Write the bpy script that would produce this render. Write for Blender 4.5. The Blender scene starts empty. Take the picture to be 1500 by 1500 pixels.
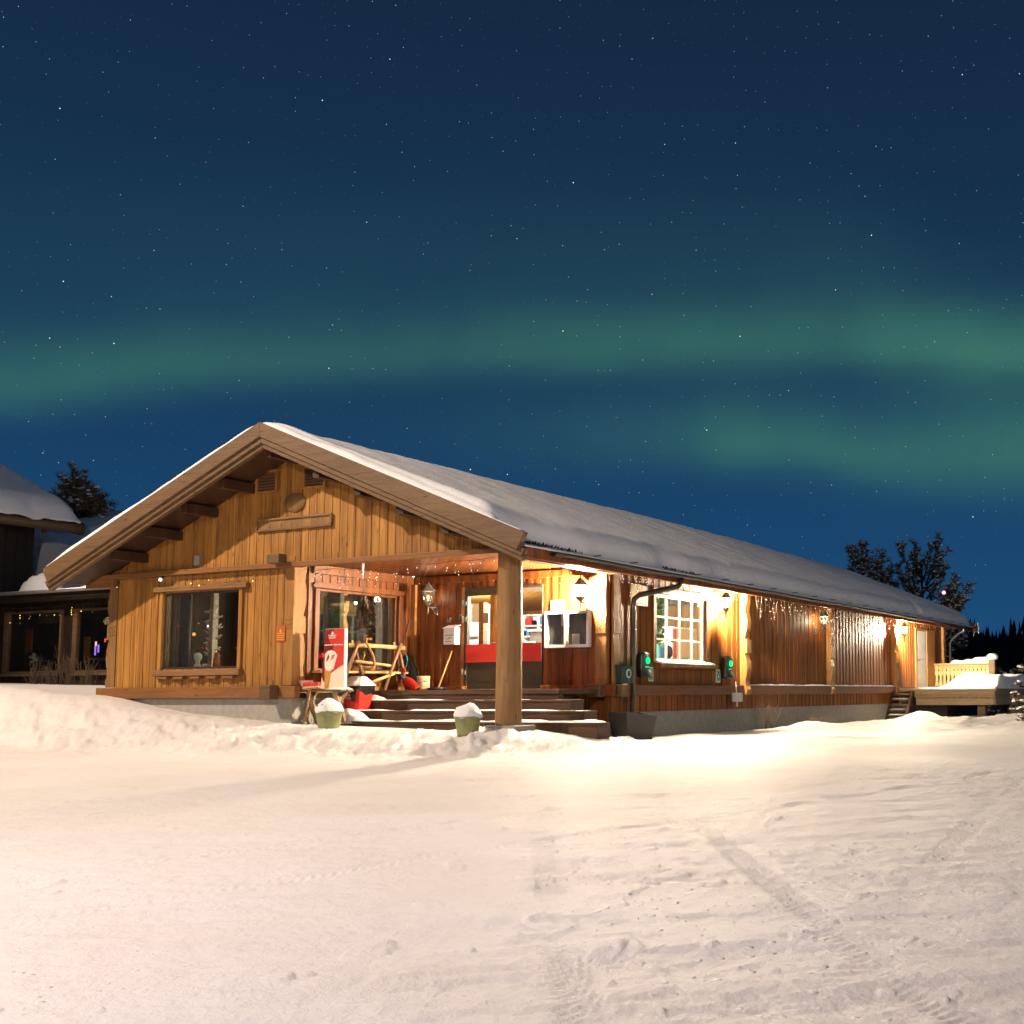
import bpy, math, random
import numpy as np
from mathutils import Vector, Matrix

random.seed(7)
S = bpy.context.scene
COL = S.collection
rad = math.radians

# ------------------------------------------------------------------ camera
CAM = np.array([11.3731, -14.8437, 0.0670])
YAW, PITCH, ROLL, FPX, PPX, PPY = 0.4314, 0.0851, -0.0061, 1714.28, 1131.62, 868.51
def _axes():
    cy, sy, cp, sp = math.cos(YAW), math.sin(YAW), math.cos(PITCH), math.sin(PITCH)
    f = np.array([-sy*cp, cy*cp, sp]); r = np.array([cy, sy, 0.0]); u = np.cross(r, f)
    c, s = math.cos(ROLL), math.sin(ROLL)
    return r*c+u*s, u*c-r*s, f
R_, U_, F_ = _axes()
def on(ax, val, px, py):                      # where the sight line of a photo pixel meets a plane of the building
    v = F_+R_*(px-PPX)/FPX-U_*(py-PPY)/FPX
    return CAM+v*((val-CAM[ax])/v[ax])
def onX(v, px, py): return on(0, v, px, py)
def onY(v, px, py): return on(1, v, px, py)
def onZ(v, px, py): return on(2, v, px, py)

cd = bpy.data.cameras.new('camera'); cam = bpy.data.objects.new('camera', cd); COL.objects.link(cam)
cam.matrix_world = Matrix(((R_[0], U_[0], -F_[0], CAM[0]), (R_[1], U_[1], -F_[1], CAM[1]),
                           (R_[2], U_[2], -F_[2], CAM[2]), (0, 0, 0, 1)))
cd.sensor_width = 36; cd.lens = FPX/1500*36
cd.shift_x = (750-PPX)/1500; cd.shift_y = (PPY-750)/1500
cd.clip_start = .05; cd.clip_end = 3000
S.camera = cam

# ------------------------------------------------------------------ view
S.view_settings.view_transform = 'Standard'; S.view_settings.look = 'None'
S.view_settings.gamma = 1; S.view_settings.exposure = 0.0; S.view_settings.use_curve_mapping = False
S.cycles.use_denoising = True; S.cycles.denoising_prefilter = 'ACCURATE'
S.cycles.max_bounces = 8; S.cycles.transparent_max_bounces = 16
S.cycles.sample_clamp_indirect = 6

# ------------------------------------------------------------------ node helpers
class NT:
    def __init__(s, tree): s.t = tree; s.n = tree.nodes; s.l = tree.links
    def node(s, typ, **kw):
        n = s.n.new(typ)
        for k, v in kw.items(): setattr(n, k, v)
        return n
    def put(s, sock, v):
        if v is None: return
        if hasattr(v, 'is_linked') or hasattr(v, 'links'): s.l.new(v, sock)
        else:
            if sock.type == 'RGBA' and len(v) == 3: v = (*v, 1)
            sock.default_value = v
    def math(s, op, a, b=None, c=None, clamp=False):
        n = s.node('ShaderNodeMath', operation=op, use_clamp=clamp)
        for i, v in enumerate((a, b, c)): s.put(n.inputs[i], v)
        return n.outputs[0]
    def vmath(s, op, a, b=None, out=0):
        n = s.node('ShaderNodeVectorMath', operation=op)
        s.put(n.inputs[0], a)
        if b is not None: s.put(n.inputs[1], b)
        return n.outputs[out]
    def mix(s, fac, a, b, typ='RGBA', blend='MIX'):
        n = s.node('ShaderNodeMix', data_type=typ)
        if typ == 'RGBA':
            n.blend_type = blend; s.put(n.inputs[0], fac); s.put(n.inputs[6], a); s.put(n.inputs[7], b); return n.outputs[2]
        s.put(n.inputs[0], fac); s.put(n.inputs[2], a); s.put(n.inputs[3], b); return n.outputs[0]
    def noise(s, vec, scale, detail=4, rough=.55, out=0, dist=0):
        n = s.node('ShaderNodeTexNoise'); s.put(n.inputs['Vector'], vec)
        n.inputs['Scale'].default_value = scale; n.inputs['Detail'].default_value = detail
        n.inputs['Roughness'].default_value = rough; n.inputs['Distortion'].default_value = dist
        return n.outputs[out]
    def ramp(s, fac, stops, interp='LINEAR'):
        n = s.node('ShaderNodeValToRGB'); cr = n.color_ramp; cr.interpolation = interp
        while len(cr.elements) < len(stops): cr.elements.new(.5)
        for e, (p, c) in zip(cr.elements, stops):
            e.position = p; e.color = c if len(c) == 4 else (*c, 1)
        s.put(n.inputs[0], fac); return n.outputs[0]
    def rng(s, v, a, b, c=0., d=1., smooth=False):
        n = s.node('ShaderNodeMapRange', interpolation_type='SMOOTHSTEP' if smooth else 'LINEAR')
        s.put(n.inputs[0], v)
        for i, q in enumerate((a, b, c, d)): n.inputs[i+1].default_value = q
        return n.outputs[0]

# ------------------------------------------------------------------ night sky with aurora
world = bpy.data.worlds.new('World'); S.world = world; world.use_nodes = True
W = NT(world.node_tree)
for n in list(W.n): W.n.remove(n)
gen = W.node('ShaderNodeTexCoord').outputs['Generated']
dirv = W.vmath('NORMALIZE', gen)
sx = W.vmath('DOT_PRODUCT', dirv, (math.cos(YAW), math.sin(YAW), 0), out=1)
sc_ = W.vmath('DOT_PRODUCT', dirv, (-math.sin(YAW), math.cos(YAW), 0), out=1)
sz = W.vmath('DOT_PRODUCT', dirv, (0, 0, 1), out=1)
az = W.math('MULTIPLY', W.math('ARCTAN2', sx, sc_), 57.29578)
el = W.math('MULTIPLY', W.math('ARCSINE', sz), 57.29578)
def azel(px, py):
    v = F_+R_*(px-PPX)/FPX-U_*(py-PPY)/FPX; v = v/np.linalg.norm(v)
    return (math.degrees(math.atan2(v@np.array([math.cos(YAW), math.sin(YAW), 0]), v@np.array([-math.sin(YAW), math.cos(YAW), 0]))),
            math.degrees(math.asin(v[2])))
AZ0, AZ1 = -50., 30.
azn = W.rng(az, AZ0, AZ1)
def curve(pts, lo, hi):
    n = W.node('ShaderNodeFloatCurve'); c = n.mapping.curves[0]
    pts = sorted(((a-AZ0)/(AZ1-AZ0), (v-lo)/(hi-lo)) for a, v in pts)
    while len(c.points) < len(pts): c.points.new(.5, .5)
    for p, (a, v) in zip(c.points, pts): p.location = (a, v); p.handle_type = 'AUTO'
    n.mapping.update(); W.put(n.inputs['Value'], azn)
    return W.math('MULTIPLY_ADD', n.outputs[0], hi-lo, lo)
def band(center_px, strength_px, s_dn, s_up):
    cpts = [azel(*p) for p in center_px]; cpts = [(-50, cpts[0][1]-.9)]+cpts+[(30, cpts[-1][1])]
    c = curve(cpts, 0, 30)
    st = [(azel(x, y)[0], s) for (x, y), s in zip(center_px, strength_px)]; st = [(-50, st[0][1])]+st+[(30, st[-1][1]*.7)]
    s = curve(st, 0, 1)
    wob = W.math('MULTIPLY_ADD', W.noise(W.vmath('MULTIPLY', dirv, (3, 3, 9)), 1.6, 3), 1.6, -.8)
    d = W.math('SUBTRACT', W.math('SUBTRACT', el, c), wob)
    dn = W.math('DIVIDE', W.math('MINIMUM', d, 0.), s_dn)
    up = W.math('DIVIDE', W.math('MAXIMUM', d, 0.), s_up)
    q = W.math('ADD', W.math('POWER', W.math('ABSOLUTE', dn), 2.), W.math('POWER', up, 2.))
    return W.math('MULTIPLY', W.math('EXPONENT', W.math('MULTIPLY', q, -1.)), s)
a1 = band([(0, 560), (250, 542), (500, 532), (750, 517), (1000, 510), (1250, 505), (1500, 520)],
          [.50, .44, .37, .42, .46, .44, .58], 1.1, 1.8)
a2 = band([(500, 640), (800, 640), (1000, 640), (1150, 648), (1300, 668), (1500, 665)],
          [.02, .15, .34, .62, .54, .50], 1.6, 2.1)
a3 = band([(0, 430), (500, 420), (900, 410), (1200, 440), (1500, 560)],
          [.08, .10, .11, .16, .28], 4., 4.)
aur = W.math('ADD', W.math('ADD', a1, a2), a3)
aur = W.math('MINIMUM', aur, 1.1)
eln = W.rng(el, -5., 45.)
base = W.ramp(eln, [(0, (.010, .060, .142)), (.15, (.011, .072, .186)), (.26, (.010, .057, .148)), (.40, (.0085, .041, .098)),
                    (.58, (.0078, .029, .070)), (.78, (.0072, .0205, .050)), (1, (.006, .016, .040))])
rays = W.math('MULTIPLY_ADD', W.noise(W.vmath('MULTIPLY', dirv, (9, 9, 1.6)), 1.3, 4, .6), .62, .70)
aur = W.math('MULTIPLY', aur, rays)
sky = W.mix(aur, base, (.050, .184, .142))
# stars: two layers of 2-D cells over azimuth and elevation
def stars(scale, r, thr, bright, off):
    vec = W.node('ShaderNodeCombineXYZ'); W.put(vec.inputs[0], W.math('MULTIPLY_ADD', az, scale, off)); W.put(vec.inputs[1], W.math('MULTIPLY_ADD', el, scale, off*.37))
    v = W.node('ShaderNodeTexVoronoi', voronoi_dimensions='2D', feature='F1'); W.put(v.inputs['Vector'], vec.outputs[0]); v.inputs['Scale'].default_value = 1
    sep = W.node('ShaderNodeSeparateColor'); W.put(sep.inputs[0], v.outputs['Color'])
    on_ = W.math('GREATER_THAN', sep.outputs[0], thr)
    mag = W.math('POWER', sep.outputs[1], 5.)
    core = W.rng(v.outputs['Distance'], r*scale, 0., 0., 1.)
    k = W.math('MULTIPLY', W.math('MULTIPLY', W.math('MULTIPLY', core, on_), W.math('MULTIPLY_ADD', mag, bright, bright*.08)), W.rng(el, 2., 9.))
    col = W.ramp(sep.outputs[2], [(0, (1, .62, .42)), (.3, (1, .9, .8)), (1, (.75, .88, 1))])
    return W.mix(1., col, k, blend='MULTIPLY')
st = W.mix(1., stars(.45, .028, .45, 3.4, 11.3), stars(1.9, .022, .60, 1.1, 47.1), blend='ADD')
sky = W.mix(1., sky, st, blend='ADD')
bg = W.node('ShaderNodeBackground'); W.put(bg.inputs[0], sky); bg.inputs[1].default_value = 1.0
out = W.node('ShaderNodeOutputWorld'); W.l.new(bg.outputs[0], out.inputs[0])

# ------------------------------------------------------------------ yard lights outside the frame (they light the snow and the gable)
def lamp(name, loc, energy, color, radius, typ='POINT', target=None, size=None):
    l = bpy.data.lights.new(name, typ); l.energy = energy; l.color = color
    l.shadow_soft_size = radius
    o = bpy.data.objects.new(name, l); o.location = loc; COL.objects.link(o)
    if target is not None:
        o.rotation_euler = (Vector(target)-Vector(loc)).to_track_quat('-Z', 'Y').to_euler()
        if size: l.spot_size = rad(size); l.spot_blend = .6
    return o
lamp('street_light', (-12.5, -12.5, 14.), 20500, (1, .78, .58), .25, 'SPOT', (-2.5, 0, .5), 82)
lamp('street_light', (5.1, -14.9, 5.0), 3350, (1, .82, .735), .25)

lamp('street_light', (21., 2., 3.8), 2300, (1, .80, .62), .25)

# ------------------------------------------------------------------ materials
MATS = {}
def newmat(name):
    m = bpy.data.materials.new(name); m.use_nodes = True; t = NT(m.node_tree)
    b = m.node_tree.nodes['Principled BSDF']; MATS[name] = m
    return m, t, b
def bump(t, b, h, strength, dist):
    n = t.node('ShaderNodeBump'); n.inputs['Strength'].default_value = strength; n.inputs['Distance'].default_value = dist
    t.put(n.inputs['Height'], h); t.l.new(n.outputs[0], b.inputs['Normal'])
def plain(name, col, rough=.6, metal=0, emit=0, var=.12, ecol=None, spec=.5):
    m, t, b = newmat(name)
    tc = t.node('ShaderNodeTexCoord').outputs['Object']
    if var:
        f = t.noise(tc, 9, 5); f2 = t.rng(f, .25, .75, 1-var*1.6, 1+var)
        t.put(b.inputs['Base Color'], t.mix(1., (*col, 1), f2, blend='MULTIPLY'))
        bump(t, b, t.noise(tc, 60, 3), .08, .01)
    else: b.inputs['Base Color'].default_value = (*col, 1)
    b.inputs['Roughness'].default_value = rough; b.inputs['Metallic'].default_value = metal
    b.inputs['Specular IOR Level'].default_value = spec
    if emit:
        b.inputs['Emission Color'].default_value = (*(ecol or col), 1); b.inputs['Emission Strength'].default_value = emit
    return m
def wood(name, dark, light, pitch=.1, axis='z', rough=.55, stain=0.4, knots=True, plank_var=.55, spec=.4, grain=.5, coat=0):
    m, t, b = newmat(name)
    tc = t.node('ShaderNodeTexCoord').outputs['Object']
    sp = t.node('ShaderNodeSeparateXYZ'); t.put(sp.inputs[0], tc)
    u = t.math('ADD', sp.outputs[0], sp.outputs[1])
    if axis != 'z': u = sp.outputs[2]
    cid = t.math('FLOOR', t.math('DIVIDE', u, pitch))
    wn = t.node('ShaderNodeTexWhiteNoise', noise_dimensions='1D'); t.put(wn.inputs['W'], cid)
    rv = wn.outputs['Value']
    sc = {'z': (14, 14, .8), 'x': (.8, 14, 14), 'y': (14, .8, 14)}[axis]
    off = t.node('ShaderNodeCombineXYZ'); t.put(off.inputs[2], t.math('MULTIPLY', rv, 37.)); t.put(off.inputs[0], t.math('MULTIPLY', rv, 11.)); t.put(off.inputs[1], t.math('MULTIPLY', rv, 7.))
    v = t.vmath('ADD', t.vmath('MULTIPLY', tc, sc), off.outputs[0])
    g = t.noise(v, 1.6, 6, .65, dist=.6)
    g2 = t.noise(t.vmath('MULTIPLY', v, (4, 4, 1.5)), 2.2, 3)
    f = t.math('ADD', t.math('MULTIPLY', t.rng(g, .28, .72), .62), t.math('MULTIPLY', t.rng(g2, .3, .7), .22))
    f = t.math('ADD', f, t.math('MULTIPLY', t.math('SUBTRACT', rv, .5), plank_var))
    col = t.mix(t.math('MAXIMUM', t.math('MINIMUM', f, 1.), 0.), (*dark, 1), (*light, 1))
    if knots:
        vo = t.node('ShaderNodeTexVoronoi', feature='F1'); sv = {'z': (7, 7, 2.2), 'x': (2.2, 7, 7), 'y': (7, 2.2, 7)}[axis]
        t.put(vo.inputs['Vector'], t.vmath('ADD', t.vmath('MULTIPLY', tc, sv), off.outputs[0])); vo.inputs['Scale'].default_value = 1
        k = t.rng(vo.outputs['Distance'], .05, .17, .75, 0., True)
        col = t.mix(k, col, tuple(c*.42 for c in dark)+(1,))
    if stain:
        s = t.rng(t.noise(t.vmath('MULTIPLY', tc, {'z': (1.3, 1.3, .5), 'x': (.5, 1.3, 1.3), 'y': (1.3, .5, 1.3)}[axis]), 1.4, 5, .6), .3, .75)
        col = t.mix(t.math('MULTIPLY', s, stain), col, tuple(c*.55 for c in dark)+(1,))
    t.put(b.inputs['Base Color'], col)
    b.inputs['Roughness'].default_value = rough; b.inputs['Specular IOR Level'].default_value = spec
    if coat:
        b.inputs['Coat Weight'].default_value = coat; b.inputs['Coat Roughness'].default_value = .28
    bump(t, b, t.math('ADD', g, t.math('MULTIPLY', g2, .6)), grain, .006)
    return m
wood('pine_wall', (.175, .066, .010), (.64, .315, .066), .088, stain=.42, plank_var=.38, grain=.7)
wood('red_wall', (.10, .024, .004), (.36, .110, .020), .088, stain=.45, rough=.45, coat=.05)
wood('brown_wall', (.105, .032, .005), (.37, .135, .023), .118, stain=.5, rough=.55, plank_var=.45, spec=.25)
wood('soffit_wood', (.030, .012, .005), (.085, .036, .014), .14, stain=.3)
wood('beam_wood', (.15, .060, .018), (.33, .145, .045), 5, 'x', stain=.4)
wood('beam_wood_y', (.10, .036, .014), (.22, .085, .032), 5, 'y', stain=.4)
wood('grey_wood', (.078, .043, .020), (.225, .130, .058), .6, 'x', stain=.3, plank_var=.25)
wood('post_wood', (.15, .075, .024), (.44, .245, .085), 5., 'z', stain=.5, plank_var=.0)
wood('honey_wood', (.24, .10, .02), (.48, .24, .06), 5., 'z', stain=.3, plank_var=0)
wood('step_wood', (.050, .024, .011), (.125, .064, .030), 5, 'x', stain=.5, plank_var=.05)
wood('deck_wood', (.20, .13, .065), (.42, .29, .155), .16, 'x', stain=.4)
wood('pale_wood', (.40, .24, .09), (.66, .44, .19), .4, 'x', stain=.1, knots=False)
wood('stick_wood', (.17, .085, .035), (.38, .21, .09), .4, 'z', stain=.2, knots=False)
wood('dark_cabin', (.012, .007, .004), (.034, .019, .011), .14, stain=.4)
wood('bark', (.028, .018, .012), (.085, .055, .035), .3, stain=.3)
wood('room_wood', (.30, .16, .05), (.50, .29, .10), .14, stain=.1)
wood('sill_wood', (.12, .055, .022), (.36, .19, .075), .2, 'x', stain=.5)
plain('concrete', (.33, .31, .27), .9, var=.12)
plain('dark_metal', (.03, .027, .024), .38, .3)
plain('lantern_metal', (.16, .15, .135), .5, .4)
plain('gutter_metal', (.055, .043, .036), .3, .5)
plain('zinc', (.36, .35, .33), .35, .8)
plain('door_frame', (.045, .035, .024), .4)
plain('roof_felt', (.025, .023, .021), .9)
plain('turf', (.022, .018, .011), 1.0, var=.4)
plain('white_paint', (.76, .74, .69), .45, var=.05)
plain('white_plastic', (.78, .77, .74), .35, var=.04)
plain('grey_paint', (.36, .355, .34), .5)
plain('red_plastic', (.62, .035, .022), .35, var=.06)
plain('red_banner', (.60, .035, .022), .5, var=.04)
plain('dark_red', (.17, .005, .008), .5, var=.05)
plain('salmon', (.60, .13, .09), .5, var=.05)
plain('bag_black', (.012, .012, .012), .25)
plain('black_plastic', (.018, .017, .016), .3)
plain('sled_black', (.012, .013, .013), .22)
plain('tub_black', (.009, .008, .0075), .5)
plain('dark_green', (.012, .045, .035), .4)
plain('sign_green', (.05, .19, .17), .5)
plain('pot_green', (.25, .27, .11), .55, var=.2)
plain('bristle_red', (.55, .020, .030), .7, var=.2)
plain('bristle_pink', (.62, .30, .28), .8, var=.15)
plain('cream', (.80, .70, .52), .5, var=.05)
plain('ice_white', (.82, .72, .60), .5, var=.12)
plain('cone_orange', (.55, .27, .04), .55, var=.15)
plain('sign_orange', (.42, .10, .018), .6, var=.06)
plain('ink', (.06, .04, .03), .7, var=0)
plain('ink_light', (.80, .62, .50), .6, var=0)
plain('ochre_paint', (.70, .33, .03), .5, var=.05)
plain('board_dark', (.15, .135, .115), .5, var=.15)
plain('paper', (.78, .75, .68), .7, var=.04)
plain('rope_blue', (.10, .40, .52), .7)
plain('toy_blue', (.04, .12, .40), .4)
plain('curtain_cream', (.62, .56, .42), .9, var=.15)
plain('curtain_grey', (.26, .245, .24), .9, var=.2)
plain('ceiling_grey', (.30, .26, .20), .8)
plain('floor_dark', (.10, .075, .055), .5)
plain('leaf_green', (.10, .17, .025), .6, var=.5)
plain('leaf_olive', (.09, .095, .035), .7, var=.5)
plain('stone_wall', (.17, .15, .12), .9, var=.5)
plain('blue_goods', (.08, .20, .50), .4)
plain('teal_goods', (.10, .38, .40), .4)
plain('yellow_goods', (.70, .42, .05), .4)
plain('needles', (.16, .115, .05), .8, var=.5)
plain('needles_far', (.011, .012, .010), .9, var=.4)
plain('twig', (.10, .065, .04), .9)
plain('grass_dry', (.30, .20, .09), .9)
def emitter(name, col, strength):
    m = bpy.data.materials.new(name); m.use_nodes = True; t = NT(m.node_tree); MATS[name] = m
    for n in list(t.n): t.n.remove(n)
    e = t.node('ShaderNodeEmission'); e.inputs[0].default_value = (*col, 1); e.inputs[1].default_value = strength
    o = t.node('ShaderNodeOutputMaterial'); t.l.new(e.outputs[0], o.inputs[0]); m.cycles.emission_sampling = 'NONE'; return m
emitter('bulb_hot', (1, .80, .52), 60)
emitter('bulb_soft', (1, .86, .62), 5)
emitter('bulb_dim', (1, .78, .5), 1.6)
emitter('led_green', (.004, 1, .16), 3.2)
emitter('bulb_amber', (1, .62, .12), 3.2)
emitter('bulb_white', (1, .86, .66), 2.6)
emitter('shop_light', (1, .97, .9), 7)
emitter('fridge_light', (.82, .90, 1), 2.6)
emitter('room_light', (1, .80, .5), 3.5)
emitter('lamp_orange', (1, .5, .12), 2.4)
emitter('neon_red', (1, .08, .05), 1.6)
emitter('neon_violet', (.35, .2, 1), 1.6)
emitter('neon_pink', (1, .35, .8), 3.)
def glass(name, refl, tint=(1, 1, 1), rough=.0, base=0.06):
    m = bpy.data.materials.new(name); m.use_nodes = True; t = NT(m.node_tree); MATS[name] = m
    for n in list(t.n): t.n.remove(n)
    tr = t.node('ShaderNodeBsdfTransparent'); tr.inputs[0].default_value = (*tint, 1)
    gl = t.node('ShaderNodeBsdfGlossy'); gl.inputs['Roughness'].default_value = rough
    fr = t.node('ShaderNodeLayerWeight'); fr.inputs[0].default_value = .35
    f = t.math('MULTIPLY_ADD', fr.outputs['Fresnel'], refl, base)
    mx = t.node('ShaderNodeMixShader'); t.put(mx.inputs[0], f); t.l.new(tr.outputs[0], mx.inputs[1]); t.l.new(gl.outputs[0], mx.inputs[2])
    o = t.node('ShaderNodeOutputMaterial'); t.l.new(mx.outputs[0], o.inputs[0]); return m
glass('pane', .25, (.93, .95, .93), base=.03)
glass('pane_dark', .45, (.85, .87, .87), base=.06)
glass('lantern_glass', .1, (1, .93, .8))
def snowmat(name, col=(.84, .85, .87), detail=1.0, dirt=None):
    m, t, b = newmat(name)
    tc = t.node('ShaderNodeTexCoord').outputs['Object']
    n1 = t.noise(tc, 5, 8, .68); n2 = t.noise(tc, 38, 6, .7); n3 = t.noise(tc, .55, 5, .6)
    h = t.math('ADD', t.math('MULTIPLY', n1, 1.), t.math('ADD', t.math('MULTIPLY', n2, .42), t.math('MULTIPLY', t.noise(tc, 150, 4, .7), .16)))
    c = t.mix(t.rng(t.math('ADD', n3, t.math('MULTIPLY', n2, .25)), .38, .85), (*[q*.93 for q in col], 1), (*col, 1))
    disth = .022 if dirt else .05
    if dirt:                                      # sand and wear packed into the driven snow
        ds = t.rng(t.noise(t.vmath('MULTIPLY', tc, (.5, .9, 1)), .7, 7, .62), .42, .75)
        c = t.mix(t.math('MULTIPLY', ds, .42), c, (*dirt, 1))
        vo = t.node('ShaderNodeTexVoronoi', feature='F1'); t.put(vo.inputs['Vector'], tc); vo.inputs['Scale'].default_value = 17
        sepv = t.node('ShaderNodeSeparateColor'); t.put(sepv.inputs[0], vo.outputs['Color'])
        cr = t.math('MULTIPLY', t.rng(vo.outputs['Distance'], .32, .18), t.math('MULTIPLY', t.math('GREATER_THAN', sepv.outputs[0], .72), t.rng(n3, .45, .62)))
        h = t.math('ADD', h, t.math('MULTIPLY', cr, .55))
        sp = t.rng(t.noise(tc, 55, 3, .6), .72, .80); c = t.mix(t.math('MULTIPLY', sp, .30), c, (.32, .25, .18, 1))
    t.put(b.inputs['Base Color'], c)
    b.inputs['Roughness'].default_value = .62; b.inputs['Specular IOR Level'].default_value = .3
    bump(t, b, h, .75*detail, disth)
    return m
snowmat('snow'); snowmat('snow_ground', (.735, .715, .705), 1.15, (.60, .54, .47)); snowmat('roof_snow', (.84, .85, .87), .45)
plain('ice', (.75, .80, .86), .1, var=0)

# ------------------------------------------------------------------ mesh helpers
def org(o):
    while o is not None and o.parent is not None: o = o.parent
    return Vector(o.location) if o is not None else Vector((0, 0, 0))
class MB:
    def __init__(s): s.v = []; s.f = []; s.mi = []; s.sm = []; s.m = 0
    def add(s, vs, fs, smooth=False):
        k = len(s.v); s.v += [tuple(map(float, p)) for p in vs]
        for f in fs: s.f.append([i+k for i in f]); s.mi.append(s.m); s.sm.append(smooth)
        return s
    def box(s, x0, x1, y0, y1, z0, z1):
        return s.add([(x0, y0, z0), (x1, y0, z0), (x1, y1, z0), (x0, y1, z0), (x0, y0, z1), (x1, y0, z1), (x1, y1, z1), (x0, y1, z1)],
                     [(0, 3, 2, 1), (4, 5, 6, 7), (0, 1, 5, 4), (1, 2, 6, 5), (2, 3, 7, 6), (3, 0, 4, 7)])
    def bar(s, p, q, w, h, up=(0, 0, 1), w2=None, h2=None):
        p, q = Vector(p), Vector(q); d = (q-p).normalized(); a = d.cross(Vector(up))
        if a.length < 1e-4: a = d.cross(Vector((1, 0, 0)))
        a.normalize(); b = a.cross(d).normalized(); vs = []
        for c, ww, hh in ((p, w, h), (q, w2 or w, h2 or h)):
            vs += [c-a*ww/2-b*hh/2, c+a*ww/2-b*hh/2, c+a*ww/2+b*hh/2, c-a*ww/2+b*hh/2]
        return s.add(vs, [(0, 1, 2, 3), (7, 6, 5, 4), (0, 4, 5, 1), (1, 5, 6, 2), (2, 6, 7, 3), (3, 7, 4, 0)])
    def tube(s, pts, radii, n=10, cap=True, smooth=True):
        pts = [Vector(p) for p in pts]
        if not hasattr(radii, '__len__'): radii = [radii]*len(pts)
        vs = []; prev = None
        for i, p in enumerate(pts):
            d = (pts[min(i+1, len(pts)-1)]-pts[max(i-1, 0)]).normalized()
            if prev is None:
                a = d.orthogonal().normalized()
            else:
                a = prev-d*prev.dot(d); a = a.normalized() if a.length > 1e-5 else d.orthogonal().normalized()
            prev = a; b = d.cross(a)
            for j in range(n):
                t = 2*math.pi*j/n; vs.append(p+(a*math.cos(t)+b*math.sin(t))*radii[i])
        fs = [(i*n+j, i*n+(j+1) % n, (i+1)*n+(j+1) % n, (i+1)*n+j) for i in range(len(pts)-1) for j in range(n)]
        s.add(vs, fs, smooth)
        if cap:
            k = len(s.v)-len(vs)
            s.f += [[k+j for j in reversed(range(n))], [k+(len(pts)-1)*n+j for j in range(n)]]; s.mi += [s.m]*2; s.sm += [False]*2
        return s
    def lathe(s, prof, c=(0, 0, 0), n=20, sx=1, sy=1, smooth=True, rot=0, cap=True):
        vs = [(c[0]+r*sx*math.cos(2*math.pi*j/n+rot), c[1]+r*sy*math.sin(2*math.pi*j/n+rot), c[2]+z) for r, z in prof for j in range(n)]
        fs = [(i*n+j, i*n+(j+1) % n, (i+1)*n+(j+1) % n, (i+1)*n+j) for i in range(len(prof)-1) for j in range(n)]
        if cap: fs += [tuple(reversed(range(n))), tuple((len(prof)-1)*n+j for j in range(n))]
        return s.add(vs, fs, smooth)
    def prism(s, poly, off, smooth=False):            # poly: 3-D points of one flat face, extruded by off
        n = len(poly); o = Vector(off); vs = [Vector(p) for p in poly]+[Vector(p)+o for p in poly]
        fs = [tuple(range(n)), tuple(reversed(range(n, 2*n)))]+[(i, i+n, (i+1) % n+n, (i+1) % n) for i in range(n)]
        return s.add(vs, fs, smooth)
    def ball(s, c, r, n=8, m=6, sz=1):
        return s.lathe([(max(1e-4, r*math.sin(math.pi*i/m)), -r*sz*math.cos(math.pi*i/m)) for i in range(m+1)], c, n, cap=False)
    def octa(s, c, r):
        c = Vector(c); return s.add([c+Vector(d)*r for d in ((1, 0, 0), (-1, 0, 0), (0, 1, 0), (0, -1, 0), (0, 0, 1), (0, 0, -1))],
                     [(0, 2, 4), (2, 1, 4), (1, 3, 4), (3, 0, 4), (2, 0, 5), (1, 2, 5), (3, 1, 5), (0, 3, 5)], True)
    def build(s, name, mats, parent=None, bevel=0, local=False, fixn=True):
        if isinstance(mats, str): mats = [mats]
        o0 = Vector((0, 0, 0)) if local else org(parent)
        me = bpy.data.meshes.new(name)
        v = np.array(s.v, float).reshape(-1, 3)-np.array(o0)
        me.from_pydata(v.tolist(), [], s.f)
        for m in mats: me.materials.append(MATS[m])
        me.polygons.foreach_set('material_index', s.mi); me.polygons.foreach_set('use_smooth', s.sm)
        if fixn:
            import bmesh
            bm = bmesh.new(); bm.from_mesh(me); bmesh.ops.recalc_face_normals(bm, faces=bm.faces); bm.to_mesh(me); bm.free()
        me.update()
        o = bpy.data.objects.new(name, me); COL.objects.link(o)
        if parent is not None: o.parent = parent
        if bevel:
            b = o.modifiers.new('bevel', 'BEVEL'); b.width = bevel; b.segments = 2; b.limit_method = 'ANGLE'
        return o
def thing(name, label, cat, loc=(0, 0, 0), rz=0, group=None):
    o = bpy.data.objects.new(name, None); o.location = loc; o.rotation_euler = (0, 0, rz); COL.objects.link(o)
    o['label'] = label; o['category'] = cat
    if group: o['group'] = group
    return o
def tag(o, label, cat, group=None, kind=None):
    if label: o['label'] = label
    if cat: o['category'] = cat
    if group: o['group'] = group
    if kind: o['kind'] = kind
    return o
def text(name, txt, size, mat, parent, origin, xdir, updir, depth=.003, align='CENTER'):
    cu = bpy.data.curves.new(name, 'FONT'); cu.body = txt; cu.size = size; cu.align_x = align; cu.align_y = 'CENTER'; cu.extrude = depth
    tmp = bpy.data.objects.new('tmp', cu); COL.objects.link(tmp)
    me = bpy.data.meshes.new_from_object(tmp.evaluated_get(bpy.context.evaluated_depsgraph_get()))
    bpy.data.objects.remove(tmp); bpy.data.curves.remove(cu)
    x = Vector(xdir).normalized(); y = Vector(updir).normalized(); z = x.cross(y)
    M = Matrix(((x.x, y.x, z.x, origin[0]), (x.y, y.y, z.y, origin[1]), (x.z, y.z, z.z, origin[2]), (0, 0, 0, 1)))
    me.transform(Matrix.Translation(-org(parent)) @ M)
    me.materials.clear(); me.materials.append(MATS[mat])
    o = bpy.data.objects.new(name, me); COL.objects.link(o); o.parent = parent
    return o
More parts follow.
